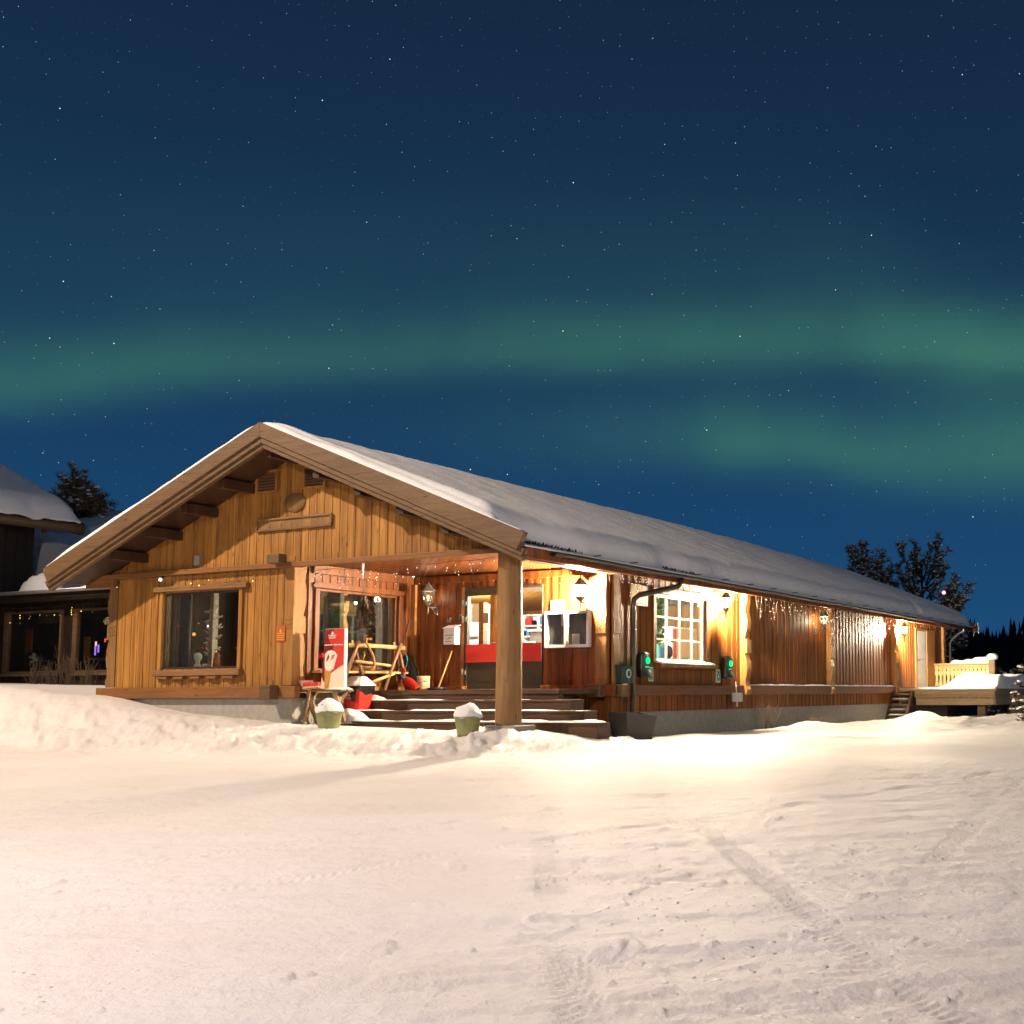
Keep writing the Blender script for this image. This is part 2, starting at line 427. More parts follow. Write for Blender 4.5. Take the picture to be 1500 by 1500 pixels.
def smooth01(t): t = np.clip(t, 0, 1); return t*t*(3-2*t)
def vnoise(x, y, seed=0):
    xi = np.floor(x).astype(np.int64); yi = np.floor(y).astype(np.int64); fx = x-xi; fy = y-yi
    def h(a, b):
        n = (a*374761393+b*668265263+seed*974711) & 0xffffffff
        n = ((n ^ (n >> 13))*1274126177) & 0xffffffff
        return ((n ^ (n >> 16)) & 0xffff)/65535.0
    ux = fx*fx*(3-2*fx); uy = fy*fy*(3-2*fy)
    return (h(xi, yi)*(1-ux)+h(xi+1, yi)*ux)*(1-uy)+(h(xi, yi+1)*(1-ux)+h(xi+1, yi+1)*ux)*uy
def fbm(x, y, f, o=4, seed=0, g=.5):
    t = 0; a = 1; s = 0
    for i in range(o): t = t+a*(vnoise(x*f, y*f, seed+i*17)-.5); s += a; a *= g; f *= 2.03
    return t/s*2
def gauss(x, y, cx, cy, sx_, sy_): return np.exp(-((x-cx)/sx_)**2-((y-cy)/sy_)**2)

# ------------------------------------------------------------------ snow covered ground
def ground_h(x, y):
    x = np.asarray(x, float); y = np.asarray(y, float)
    lot = -.84-.020*np.clip(-2-y, 0, 20)
    X = [-60, -20, -16, -13, -11.5, -10.3, -9.5, -8.6, -7.8, -7, -5.7, -4.5, -3.2, -1.5, 0, 1.2, 2.2, 4]
    top = np.interp(x, X, [.75, .50, .42, .36, .34, .26, .15, .02, -.14, -.24, -.33, -.43, -.47, -.52, -.46, -.62, -.74, -.84])
    yf = np.interp(x, [-20, -14, -9, -5, 0, 3], [-4.6, -3.6, -2.7, -2.0, -1.7, -.5])
    yt = np.interp(x, [-20, -14, -9, -5, 0, 3], [-1.6, -1.2, -.5, -.25, -.05, .8])
    b = smooth01((y-yf)/(yt-yf))
    h = lot*(1-b)+top*b
    # clods thrown up along the edge of the ploughed yard
    edge = np.exp(-((y-(yf+.42*(yt-yf)))/.9)**2)*np.clip((3.5-x)/3, 0, 1)
    h = h+edge*(.10*np.maximum(fbm(x, y, 2.6, 4, 3), -.25)+.03)+edge*.13*np.maximum(fbm(x, y, 5.5, 3, 9), 0)+edge*.05*fbm(x, y, 14., 3, 10)
    # soft dune left of the house
    h = h+.10*fbm(x, y, .35, 3, 21)*smooth01((-8-x)/3)
    h = h-.10*gauss(x, y, -10.2, -.1, .9, .8)
    # along the right hand wall
    r = smooth01((y-.9)/1.5)*smooth01((x+1.3)/1.)
    h = h*(1-r)+r*(-.72-.005*y+.02*fbm(x, y, 1.2, 3, 4))
    bank = np.exp(-((x-1.7-.05*(y-9))/1.1)**2)*smooth01((y-6.2)/3.)*smooth01((27-y)/5)
    h = h+bank*(.13+.16*fbm(x, y, .8, 4, 31)+.06*fbm(x, y, 3.1, 3, 33))
    h = h+.20*gauss(x, y, 1.35, 16.6, .6, .9)+.22*gauss(x, y, 4.6, 16.5, 1.1, 1.6)+.34*gauss(x, y, 7.2, 14.2, 1.5, 1.4)+.15*gauss(x, y, 6.4, 9.5, 1.6, 1.2)
    h = h+.05*fbm(x, y, 1.7, 3, 41)*smooth01((y-5)/5)*smooth01((x-1)/2)
    rb = np.exp(-((y-14.5-.25*(x-4))/3.2)**2)*smooth01((x-1.8)/1.5)
    h = h+rb*(.10*np.maximum(fbm(x, y, 1.6, 4, 43), -.2)+.09*np.maximum(fbm(x, y, 4.2, 3, 44), 0)+.10)
    # the land falls away behind the deck
    d = smooth01((y-19-.25*np.clip(x-4, 0, 40))/16)*smooth01((x-.3)/1.5)
    h = h-7*np.maximum(d, smooth01((y-30)/14)*smooth01((y-19)/16))
    far = smooth01((y-70)/120); h = h+6.5*far
    # packed snow of the yard
    lotm = (1-b)*smooth01((9-y)/3)
    tx = x*.82+y*.57; ty = -x*.57+y*.82
    h = h+lotm*(.022*fbm(x, y, .45, 3, 51)+.022*fbm(tx*.4, ty*2.4, 1.6, 5, 52, .6)+.009*fbm(x, y, 4.3, 4, 53)+.009*fbm(tx*.8, ty*1.5, 11., 5, 54, .66)*(.35+smooth01(.5+1.2*fbm(x, y, .35, 3, 57))))
    for k, (cx, cy, ang, wd) in enumerate(((9.4, -4.0, 1.75, .8), (6.3, -6, 1.35, .9), (10.8, -1.5, 1.2, .8), (7.6, -8.5, 2.3, .8), (4.5, -3.5, .5, .8))):
        u = (x-cx)*math.cos(ang)+(y-cy)*math.sin(ang); w = -(x-cx)*math.sin(ang)+(y-cy)*math.cos(ang)+.25*np.sin(u*.35)
        for s_ in (-wd*.75, wd*.75):
            tr = np.exp(-((w-s_)/.095)**6)*np.exp(-(u/5.5)**2)*smooth01(.75+1.4*fbm(x, y, .7, 3, 71+k))
            h = h-lotm*tr*(.009+.006*np.clip(2.2*np.sin((u+.7*np.abs(w-s_))*95), -1, 1))
    return h
def chunks(x, y):
    rs = np.random.RandomState(5); h = np.zeros_like(x)
    for i in range(150):
        px_ = rs.uniform(60, 1480); py_ = rs.uniform(1105, 1440)
        if i > 60: px_ = rs.normal(900, 260); py_ = rs.normal(1210, 70)
        if py_ < 1095: continue
        p = onZ(-.92, px_, py_); a = rs.uniform(0, 3.1); L = .025+.15*rs.rand()**3; w = L*rs.uniform(.25, .7)
        dx = x-p[0]; dy = y-p[1]; m = (np.abs(dx) < .6) & (np.abs(dy) < .6)
        u = dx[m]*math.cos(a)+dy[m]*math.sin(a); v = -dx[m]*math.sin(a)+dy[m]*math.cos(a)
        h[m] += rs.uniform(.006, .016)*np.clip(3-2.5*((u/L)**4+(v/w)**2), 0, 1)*(.8+.5*u/L+.12*np.sin(v*70+u*31))
    return h
NA, NR = 1150, 900
angs = np.radians(np.linspace(-62, 62, NA))
rr = np.concatenate([np.geomspace(1.2, 45, NR-70), np.geomspace(46.5, 900, 70)])
A, RR = np.meshgrid(angs, rr)
gx = CAM[0]+RR*(np.sin(A)*math.cos(YAW+.1)-np.cos(A)*math.sin(YAW+.1)); gy = CAM[1]+RR*(np.sin(A)*math.sin(YAW+.1)+np.cos(A)*math.cos(YAW+.1))
gz = ground_h(gx, gy)+chunks(gx, gy)
def grid_mesh(name, X, Y, Z, mat, parent=None, smooth=True, o0=(0, 0, 0)):
    r, c = X.shape; me = bpy.data.meshes.new(name)
    co = np.stack([X-o0[0], Y-o0[1], Z-o0[2]], -1).reshape(-1, 3).astype(np.float32)
    i = np.arange(r*c).reshape(r, c); q = np.stack([i[:-1, :-1], i[:-1, 1:], i[1:, 1:], i[1:, :-1]], -1).reshape(-1, 4).astype(np.int32)
    me.vertices.add(len(co)); me.vertices.foreach_set('co', co.ravel())
    me.loops.add(q.size); me.loops.foreach_set('vertex_index', q.ravel())
    me.polygons.add(len(q)); me.polygons.foreach_set('loop_start', np.arange(0, q.size, 4, dtype=np.int32))
    me.polygons.foreach_set('use_smooth', np.full(len(q), smooth)); me.update(calc_edges=True); me.validate()
    me.materials.append(MATS[mat]); o = bpy.data.objects.new(name, me); COL.objects.link(o)
    if parent is not None: o.parent = parent
    return o
g = grid_mesh('ground', gx, gy, gz, 'snow_ground'); g['kind'] = 'structure'
# plain snow field around it, so that the land goes on behind and beside the view
fx = np.concatenate([np.linspace(-900, -62, 12), np.linspace(-60, 60, 61), np.linspace(62, 900, 12)])
FX, FY = np.meshgrid(fx, np.concatenate([np.linspace(-900, -42, 12), np.linspace(-40, 60, 51), np.linspace(64, 900, 12)]))
g2 = grid_mesh('terrain', FX, FY, ground_h(FX, FY)-.12-.5*np.clip((np.hypot(FX-CAM[0], FY-CAM[1])-40)/60, 0, 1), 'snow_ground'); g2['kind'] = 'structure'

# ------------------------------------------------------------------ the timber lodge
LX0, YB, DP, XI = -9.0, 23.6, 2.91, -4.52        # left wall, rear wall, depth of the porch, inner side of the porch
ZF, ZP, ZPB, ZC = .15, .23, .03, -.25             # floor, top and bottom of the sole plate, top of the concrete
lodge = thing('lodge', 'long timber lodge with a snow covered gable roof and an open corner porch', 'building', (0, 0, -.8))

def planks(name, mat, axis, pos, u0, u1, z0, ztop, out, pitch=.088, openings=(), relief=.008, thick=.03, parent=lodge, gap=.003):
    """vertical boards; axis 'y' = wall plane y=pos running along x, axis 'x' = wall plane x=pos running along y"""
    mb = MB(); shift = pos
    k0 = math.floor((u0+shift)/pitch); k1 = math.ceil((u1+shift)/pitch); rs = random.Random(int(pos*100)+int(u0*10))
    for k in range(k0, k1):
        a = max(u0, k*pitch-shift+gap/2); b = min(u1, (k+1)*pitch-shift-gap/2)
        if b-a < .004: continue
        d = (relief if k % 2 else 0)+rs.uniform(-.003, .003)
        spans = [(z0, None)]
        for (ua, ub, za, zb) in openings:
            if b > ua+.002 and a < ub-.002: spans = [(z0, za), (zb, None)]
        for (za, zb) in spans:
            ta = ztop(a) if zb is None else zb; tb = ztop(b) if zb is None else zb
            if min(ta, tb) <= za+.01: continue
            f = pos+out*(thick+d); bk = pos
            if axis == 'y': P = lambda u, w, z: (u, w, z)
            else: P = lambda u, w, z: (w, u, z)
            mb.add([P(a, bk, za), P(b, bk, za), P(b, f, za), P(a, f, za), P(a, bk, ta), P(b, bk, tb), P(b, f, tb), P(a, f, ta)],
                   [(0, 3, 2, 1), (4, 5, 6, 7), (0, 1, 5, 4), (1, 2, 6, 5), (2, 3, 7, 6), (3, 0, 4, 7)])
    return mb
RS = .405
def zdeck(x): return 2.30+(5.25-abs(x+4.5))*RS
def flat(z): return lambda u: z
WIN1 = (-7.74, -5.80, .56, 1.95)
planks('front', 'pine_wall', 'y', 0, LX0, -4.74, ZP, flat(2.27), -1, openings=[WIN1]).build('front_wall', 'pine_wall', lodge)
planks('gable', 'pine_wall', 'y', 0, LX0, 0., 2.36, lambda u: zdeck(u)-.152, -1,
       openings=[(-5.45, -4.99, 3.66, 4.0)]).build('gable_wall', 'pine_wall', lodge)
# inner leaf of the front wall, with the window left open
def leaf(mb, axis, a, b, u0, u1, z0, z1, ops):
    ops = sorted(ops); cur = u0
    def bx(p, q, za, zb):
        if q-p < .01 or zb-za < .01: return
        mb.box(p, q, a, b, za, zb) if axis == 'y' else mb.box(a, b, p, q, za, zb)
    for (ua, ub, za, zb) in ops:
        bx(cur, ua, z0, z1); bx(ua, ub, z0, za); bx(ua, ub, zb, z1); cur = ub
    bx(cur, u1, z0, z1)
inn = MB()
leaf(inn, 'y', .004, .10, LX0+.1, -4.62, ZF+.004, 2.45, [WIN1])
WINP = (.47, 2.44, .50, 1.95)
leaf(inn, 'x', XI-.10, XI-.004, .25, DP-.02, ZF+.004, 2.45, [WINP])
DOOR = (-3.22, -1.42, ZF, 2.09)
leaf(inn, 'y', DP+.004, DP+.10, XI, -.10, ZF+.004, 2.45, [DOOR])
WIN2 = (4.42, 6.46, .68, 1.97)
leaf(inn, 'x', -.10, -.004, DP+.1, YB-.1, ZF+.004, 2.50, [WIN2])
inn.box(LX0+.004, LX0+.1, 3.2, YB, -.3, 2.55); inn.box(LX0+.1, -.1, YB-.1, YB, -.3, 2.5)
inn.build('inner_wall', 'room_wood', lodge)
mb = MB(); mb.box(LX0+.004, LX0+.1, .1, 3.199, -.3, 2.55); mb.build('inner_wall', 'soffit_wood', lodge)
# porch walls
planks('pw', 'red_wall', 'x', XI, .25, DP, ZP, flat(2.36), 1, openings=[WINP]).build('porch_side_wall', 'red_wall', lodge)
planks('pb', 'red_wall', 'y', DP, XI, 0., ZP, flat(2.36), -1, openings=[(DOOR[0], DOOR[1], 0, 2.09)]).build('porch_back_wall', 'red_wall', lodge)
planks('pbl', 'red_wall', 'y', DP, -.75, 0., -.75, flat(ZPB), -1).build('porch_skirting', 'brown_wall', lodge)
# long right-hand wall
DOOR2 = (20.55, 21.62, ZF, 2.0)
planks('sw', 'brown_wall', 'x', 0, DP, YB, ZP, flat(2.46), 1, pitch=.118, relief=.009, openings=[WIN2, (DOOR2[0], DOOR2[1], 0, 2.0)]).build('side_wall', 'brown_wall', lodge)
planks('sws', 'brown_wall', 'x', 0, DP+.02, 19.0, ZC-.02, flat(ZPB), 1, pitch=.118, relief=.009).build('side_skirting', 'brown_wall', lodge)
mb = MB(); mb.box(LX0+.05, XI-.02, -.012, .25, -1.3, ZPB-.004)
mb.box(XI-.3, XI-.02, .25, DP, -1.3, ZPB-.004)
mb.box(-.3, -.03, DP+.02, 19.3, -1.3, ZC-.03)
mb.box(-.30, .012, DP+.3, 19.3, -1.3, ZC-.024)
mb.box(LX0+.05, -.05, 19.3, YB, -1.3, ZPB-.01)
mb.build('foundation', 'concrete', lodge)
# sole plates and eaves beam
mb = MB(); mb.box(LX0-.42, XI+.17, -.125, -.003, ZPB, ZP)
mb.build('sole_plate', 'beam_wood', lodge, .012)
mb = MB(); mb.box(-4.97, -4.72, -.32, -.128, ZPB-.03, ZP+.02)
mb.build('log_end', 'grey_wood', lodge, .015)
mb = MB(); mb.box(-1.42, .16, DP-.12, DP-.034, ZPB, ZP)
mb.build('sole_plate', 'red_wall', lodge, .012)
mb = MB(); mb.box(-.27, -.02, DP-.30, DP-.125, ZPB-.02, ZP+.01); mb.build('log_end', 'grey_wood', lodge, .015)
mb = MB(); mb.box(.06, .26, DP+.0, DP+.20, ZPB-.02, ZP+.01); mb.build('log_end', 'grey_wood', lodge, .015)
for (a, b) in ((DP+.22, 8.0), (8.32, 13.03), (13.32, 18.1)):
    mb = MB(); mb.box(.034, .17, a, b, ZPB, ZP); mb.build('sole_plate', 'beam_wood_y', lodge, .012)
    sn = MB(); n = 40
    for i in range(n):
        y0 = a+(b-a)*i/n; y1 = a+(b-a)*(i+1)/n; hh = .012+.022*random.random()
        sn.box(.05, .165+.01*random.random(), y0, y1, ZP+.001, ZP+hh)
    if a > 8: sn.build('ledge_snow', 'snow', lodge)
mb = MB(); mb.box(-9.82, .18, -.15, -.034, 2.27, 2.36); mb.build('eaves_beam', 'beam_wood', lodge, .01)
mb = MB(); mb.box(-9.80, -9.02, -.15, .0, 2.12, 2.269); mb.build('beam_end', 'beam_wood', lodge, .01)
mb = MB(); mb.box(-4.87, -4.58, -.34, -.153, 2.33, 2.49); mb.build('log_end', 'grey_wood', lodge, .015)
mb = MB(); mb.box(-.08, .10, .12, DP, 2.20, 2.36); mb.build('porch_beam', 'red_wall', lodge, .01)
mb = MB(); mb.box(XI+.04, -.09, DP-.10, DP-.045, 2.20, 2.33); mb.box(XI+.045, XI+.10, .3, DP-.1, 2.20, 2.33); mb.build('wall_rail', 'red_wall', lodge, .008)
mb = MB(); mb.box(LX0, 0., .1, DP, 2.37, 2.41); mb.build('porch_ceiling', 'red_wall', lodge)

# carved posts -----------------------------------------------------
PROF = [(.0, .27), (.10, .30), (.20, .23), (.30, .20), (.42, .27), (.55, .31), (.68, .29), (.80, .22), (.88, .17), (.90, .17), (.905, .30), (1.20, .30), (1.205, .17),
        (1.24, .17), (1.32, .22), (1.44, .29), (1.57, .31), (1.70, .27), (1.82, .20), (1.92, .23), (2.02, .30), (2.12, .31), (2.24, .31)]
def carved(base, along, outv, width, off=.0, scale=1., name='carved_post', mat='post_wood', lo=0.):
    """flat board post of wavy outline: stands out from the wall along outv, is `width` wide along `along`"""
    b = Vector(base); a = Vector(along); o = Vector(outv)
    pts = [(z, off+p*scale) for z, p in PROF if z >= lo]
    sm = []
    for i in range(len(pts)-1):
        (z0, p0), (z1_, p1) = pts[i], pts[i+1]; n = 1 if z1_-z0 < .02 else 4
        for k in range(n): sm.append((z0+(z1_-z0)*k/n, p0+(p1-p0)*(smooth01(np.float64(k/n)))))
    sm.append(pts[-1])
    poly = [b+Vector((0, 0, sm[0][0]))]+[b+o*p+Vector((0, 0, z)) for z, p in sm]+[b+Vector((0, 0, sm[-1][0]))]
    mb = MB(); mb.prism(poly, a*width)
    return mb.build(name, mat, lodge, .012)
def carving(face_c, xd, up, w, h, seed):
    """relief lines cut on the square block of a post"""
    rs = random.Random(seed); c = Vector(face_c); x = Vector(xd); u = Vector(up); n = x.cross(u); mb = MB()
    for r in range(3):
        for k in range(4):
            p = c+x*((k-1.5)*w*.22)+u*((1-r)*h*.27)
            q = p+x*rs.uniform(-.02, .02)+u*rs.choice((-.025, .025, .012))
            mb.bar(p+n*.002, q+x*.012+n*.002, .014, .006, n)
    return mb
carved((-9.02, -.05, ZP+.01), (0, .20, 0), (-1, 0, 0), 1., .13, .42)
carved((-4.74+.004, -.045, ZP+.01), (.218, 0, 0), (0, 1, 0), 1., .16, .45, mat='honey_wood')
carved((-.02, DP+.0, ZP+.01), (0, .20, 0), (1, 0, 0), 1., .06, .16)
carved((-.24, DP-.032, ZP+.01), (.22, 0, 0), (0, -1, 0), 1., .03, .16)
carved((.034, 8.06, ZPB), (0, .22, 0), (1, 0, 0), 1., .05, .42, mat='honey_wood')
carved((.034, 13.07, ZPB), (0, .22, 0), (1, 0, 0), 1., .05, .36, mat='honey_wood')
carved((.034, 18.15, ZPB), (0, .22, 0), (1, 0, 0), 1., .05, .42, mat='honey_wood')
mb = MB(); mb.box(.0, .13, 23.35, 23.6, ZPB, 2.4); mb.build('corner_board', 'honey_wood', lodge, .01)
carving((-.13, DP-.112, 1.29), (1, 0, 0), (0, 0, 1), .2, .28, 4).build('carving', 'ink', lodge)
carving((-4.63, -.052, 1.29), (1, 0, 0), (0, 0, 1), .2, .28, 5).build('carving', 'sill_wood', lodge)
carving((-9.15, -.06, 1.29), (1, 0, 0), (0, 0, 1), .2, .28, 6).build('carving', 'sill_wood', lodge)
# round corner log of the porch, with a drying crack
mb = MB(); prof = []; n = 28; zs = np.linspace(-.40, 2.28, 24)
for z in zs:
    r0 = .185+(.020*(2.2-z)/2.6)
    for j in range(n):
        a = 2*math.pi*j/n; r = r0*(1+.02*math.sin(3*a+z*1.3)+.012*math.sin(7*a+2*z))
        if abs((a-math.radians(318)+math.pi) % (2*math.pi)-math.pi) < .12: r -= .022
        if abs((a-math.radians(262)+math.pi) % (2*math.pi)-math.pi) < .07 and z < 1.2: r -= .012
        prof.append((r*math.cos(a)+.02, r*math.sin(a), z))
mb.add(prof, [(i*n+j, i*n+(j+1) % n, (i+1)*n+(j+1) % n, (i+1)*n+j) for i in range(len(zs)-1) for j in range(n)], True)
mb.add(prof[-n:], [tuple(range(n))])
mb.build('corner_log', 'post_wood', lodge)
mb = MB(); mb.box(-.24, .32, -.24, .30, -.9, -.41); mb.build('footing', 'concrete', lodge, .02)

# roof ---------------------------------------------------------------
YF, YE, EV = -.80, 24.5, .75
th = math.atan(RS)
roof = MB()
for sgn in (1, -1):
    def P(x, y, z): return (x if sgn > 0 else -9-x, y, z)
    xe = EV; A_ = [(-4.5, zdeck(-4.5)), (xe, zdeck(xe)), (xe, zdeck(xe)-.10), (-4.5, zdeck(-4.5)-.12)]
    roof.prism([P(x, YF, z) for x, z in A_], (0, YE-YF, 0))
roofo = roof.build('roof', 'roof_felt', lodge)
for sgn, nm in ((1, 'r'), (-1, 'l')):
    m3 = MB()
    def P(x, z, y): return (x if sgn > 0 else -9-x, y, z)
    for (y0, y1, a, b) in ((-.90, -.80, .22, -.03), (-.86, -.76, -.03, -.13), (-.82, -.74, -.13, -.21)):
        xe = .95 if a > 0 else (.93 if a > -.1 else .91)
        co = math.cos(th)
        poly = [P(-4.5, zdeck(-4.5)+a, y0), P(xe, zdeck(xe)+a, y0), P(xe-.13*(a-b)/.28-.02, zdeck(xe)+b, y0), P(-4.5, zdeck(-4.5)+b, y0)]
        m3.prism(poly, (0, y1-y0+.0, 0))
    m3.build('barge_board', 'grey_wood', roofo, .008)
# soffit boards and rafters under the eaves
mb = MB()
for sgn in (1, -1):
    def P(x, y, z): return (x if sgn > 0 else -9-x, y, z)
    mb.prism([P(-.06, YF+.02, zdeck(-.06)-.125), P(EV-.02, YF+.02, zdeck(EV-.02)-.103), P(EV-.02, YF+.02, zdeck(EV-.02)-.12), P(-.06, YF+.02, zdeck(-.06)-.15)], (0, YE-YF-.04, 0))
    mb.prism([P(-4.5, YF+.02, zdeck(-4.5)-.125), P(-.06, YF+.02, zdeck(-.06)-.125), P(-.06, YF+.02, zdeck(-.06)-.15), P(-4.5, YF+.02, zdeck(-4.5)-.15)], (0, -YF-.04, 0))
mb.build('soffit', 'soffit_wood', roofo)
rf = None
for y in np.arange(.4, 24.2, .58):
    if rf is None:
        mb = MB(); x0, x1 = -.05, .66
        mb.prism([(x0, 0, zdeck(x0)-.152), (x1, 0, zdeck(x1)-.122), (x1, 0, zdeck(x1)-.20), (x0, 0, zdeck(x0)-.29)], (0, .07, 0))
        rf = mb.build('rafter', 'room_wood', roofo); o = rf
    else:
        o = rf.copy(); COL.objects.link(o); o.parent = roofo
    o.location = (0, float(y), 0)
for i, t in enumerate((.05, .22, .40, .58, .76)):
    for sgn in (-1, 1):
        x = -4.5+sgn*5.0*t if t > .06 else -4.5
        if t < .06 and sgn > 0: continue
        mb = MB(); z = zdeck(x)-.26
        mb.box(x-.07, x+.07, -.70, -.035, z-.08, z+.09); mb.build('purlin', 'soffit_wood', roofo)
mb = MB()                                              # fascia, gutter
mb.box(EV-.02, EV+.005, YF+.1, YE, zdeck(EV)-.19, zdeck(EV)-.02); mb.build('fascia', 'red_wall', roofo)
mb = MB(); n = 9; ring = [(EV+.075+.068*math.cos(a), zdeck(EV)-.055+.068*math.sin(a)) for a in np.linspace(math.pi, 2*math.pi, n)]
ys = np.linspace(.0, YE-.15, 60); vs = [(x, y, z+.006*math.sin(y*1.7)) for y in ys for x, z in ring]
mb.add(vs, [(i*n+j, i*n+j+1, (i+1)*n+j+1, (i+1)*n+j) for i in range(len(ys)-1) for j in range(n-1)], True)
for y in np.arange(1.2, 24, 1.15): mb.box(EV+.004, EV+.155, y, y+.03, zdeck(EV)+.005, zdeck(EV)+.02)
o = mb.build('gutter', 'gutter_metal', roofo); sd = o.modifiers.new('s', 'SOLIDIFY'); sd.thickness = .008
gz_ = zdeck(EV)-.10
mb = MB()
mb.tube([(EV+.075, 4.05, gz_), (EV+.075, 4.04, gz_-.10), (EV+.04, 3.98, gz_-.17), (.26, 3.48, gz_-.34), (.20, 3.40, gz_-.42), (.19, 3.38, gz_-.55), (.19, 3.38, -.62)], .05, 14)
for z in (1.2, -.05): mb.tube([(.19, 3.38, z), (.19, 3.38, z+.035)], .058, 14)
mb.build('downpipe', 'gutter_metal', lodge)
mb = MB()
mb.tube([(EV+.075, 23.3, gz_), (EV+.07, 23.32, gz_-.12), (.62, 23.4, gz_-.2), (.28, 23.75, gz_-.40), (.20, 23.85, gz_-.5), (.2, 23.85, -.6)], .04, 12)
mb.build('downpipe', 'zinc', lodge)
mb = MB()                                              # turf and felt edge showing where snow has slid off
rs = random.Random(3)
for i in range(330):
    y = rs.choice((rs.uniform(-.7, .9), rs.uniform(-.7, .5), rs.uniform(3.6, 4.7)))
    x = EV+rs.uniform(-.12, .03); z = zdeck(x); h = rs.uniform(.02, .075); w = rs.uniform(.01, .03); a = rs.uniform(0, 3)
    mb.add([(x-w*math.cos(a), y-w*math.sin(a), z-.005), (x+w*math.cos(a), y+w*math.sin(a), z-.005), (x+rs.uniform(-.01, .04), y+rs.uniform(-.03, .03), z+h)], [(0, 1, 2)])
mb.build('turf_edge', 'turf', roofo, fixn=False)['kind'] = 'stuff'
# snow lying on both slopes
def snow_cover():
    ny = 420; sxs = np.concatenate([np.linspace(0, .3, 8), np.linspace(.36, 4.7, 40), np.linspace(4.76, 5.36, 22)])   # distance from the ridge
    full = np.concatenate([-sxs[::-1], sxs[1:]])
    ys = np.concatenate([np.linspace(YF-.09, YF+.3, 16), np.linspace(YF+.36, YE-.5, ny), np.linspace(YE-.46, YE+.12, 18)])
    Xd, Y = np.meshgrid(full, ys); d = np.abs(Xd); X = -4.5+Xd
    deck = zdeck(-4.5)-np.sqrt(d*d+.05)*RS+.05*RS
    T = .30+.05*fbm(X, Y, .35, 4, 61)+.025*fbm(X, Y, 1.3, 3, 62)+.05*smooth01((Y-3)/8)
    T = T+.06*np.exp(-((Y-2.2)/2.5)**2)*smooth01((d-3)/2)
    edge = 5.21+.022*fbm(Y, Y*0+np.sign(Xd)*3, .45, 2, 63)+.010*fbm(Y, Y*0, 5., 2, 64)
    edge = edge-.34*smooth01((1.3-Y)/1.6)*(Xd > 0)-.16*np.exp(-((Y-3.9)/.5)**2)*(Xd > 0)-.10*np.exp(-((Y-6.0)/.6)**2)*(Xd > 0)-.12*np.exp(-((Y-19)/.3)**2)*(Xd > 0)
    de = np.clip(edge-d, 0, None); Rr = .34
    pe = np.sqrt(1-(1-np.clip(de/Rr, 0, 1))**2)
    df = np.clip(np.minimum(Y-(YF-.085), YE+.10-Y), 0, None); Rf = .24
    pf = np.sqrt(1-(1-np.clip(df/Rf, 0, 1))**2)
    crest = np.exp(-((Y-(YF+.12))/.45)**2)*.06
    Z = deck+np.clip(T*pe*pf, 0, None)+crest*pe*pf
    Z = Z+.008*fbm(X, Y, 5., 4, 65)*pe*pf
    # lower edge may sag over the gutter
    bot = deck-.012
    Z = np.maximum(Z, bot)
    over = smooth01((d-5.16)/.2)
    # front strip lies on top of the barge boards
    bb = (Y < YF+.02)
    Z = np.where(bb & (pe > 0), np.maximum(Z, deck+.222+.15*pf*np.clip(pe, 0, 1)*(.75+.5*fbm(X, Y, 1.1, 3, 66))), Z)
    Bt = np.where(Y < YF+.02, deck+.215, bot)
    Z = np.maximum(Z, Bt)
    return X, Y, Z, Bt
X, Y, Z, Bt = snow_cover()
sn = grid_mesh('roof_snow', X, Y, Z, 'roof_snow', roofo, True, tuple(org(roofo)))
mb = MB(); r, c = X.shape                                # closing skirt so the cover is a solid slab
idx = [(0, j) for j in range(c)]+[(i, c-1) for i in range(1, r)]+[(r-1, j) for j in range(c-2, -1, -1)]+[(i, 0) for i in range(r-2, 0, -1)]
vs = [(X[i, j], Y[i, j], Z[i, j]) for i, j in idx]+[(X[i, j], Y[i, j], Bt[i, j]-.01) for i, j in idx]; n = len(idx)
mb.add(vs, [(k, (k+1) % n, (k+1) % n+n, k+n) for k in range(n)], True); mb.build('snow_edge', 'roof_snow', roofo)
mb = MB()                                                # rear barge board with icicle and snow cap
mb.prism([(EV+.20, YE, zdeck(EV+.2)+.16), (EV+.20, YE, zdeck(EV)-.22), (EV-.3, YE, zdeck(EV-.3)-.14), (-4.5, YE, zdeck(-4.5)-.14), (-4.5, YE, zdeck(-4.5)+.2)], (0, .09, 0))
mb.build('barge_board', 'grey_wood', roofo)
mb = MB(); mb.tube([(EV+.24, YE+.06, zdeck(EV)+.12), (EV+.25, YE+.06, zdeck(EV)-.08), (EV+.25, YE+.06, zdeck(EV)-.26)], [.03, .022, .004], 8)
mb.tube([(EV+.10, YE+.05, zdeck(EV)-.1), (EV+.09, YE+.05, zdeck(EV)-.34)], [.05, .006], 8); mb.build('icicle', 'ice', roofo)
mb = MB(); mb.tube([(XI+1.6, -.09, 2.26), (XI+1.6, -.09, 1.98)], [.022, .004], 8); mb.build('icicle', 'ice', lodge)

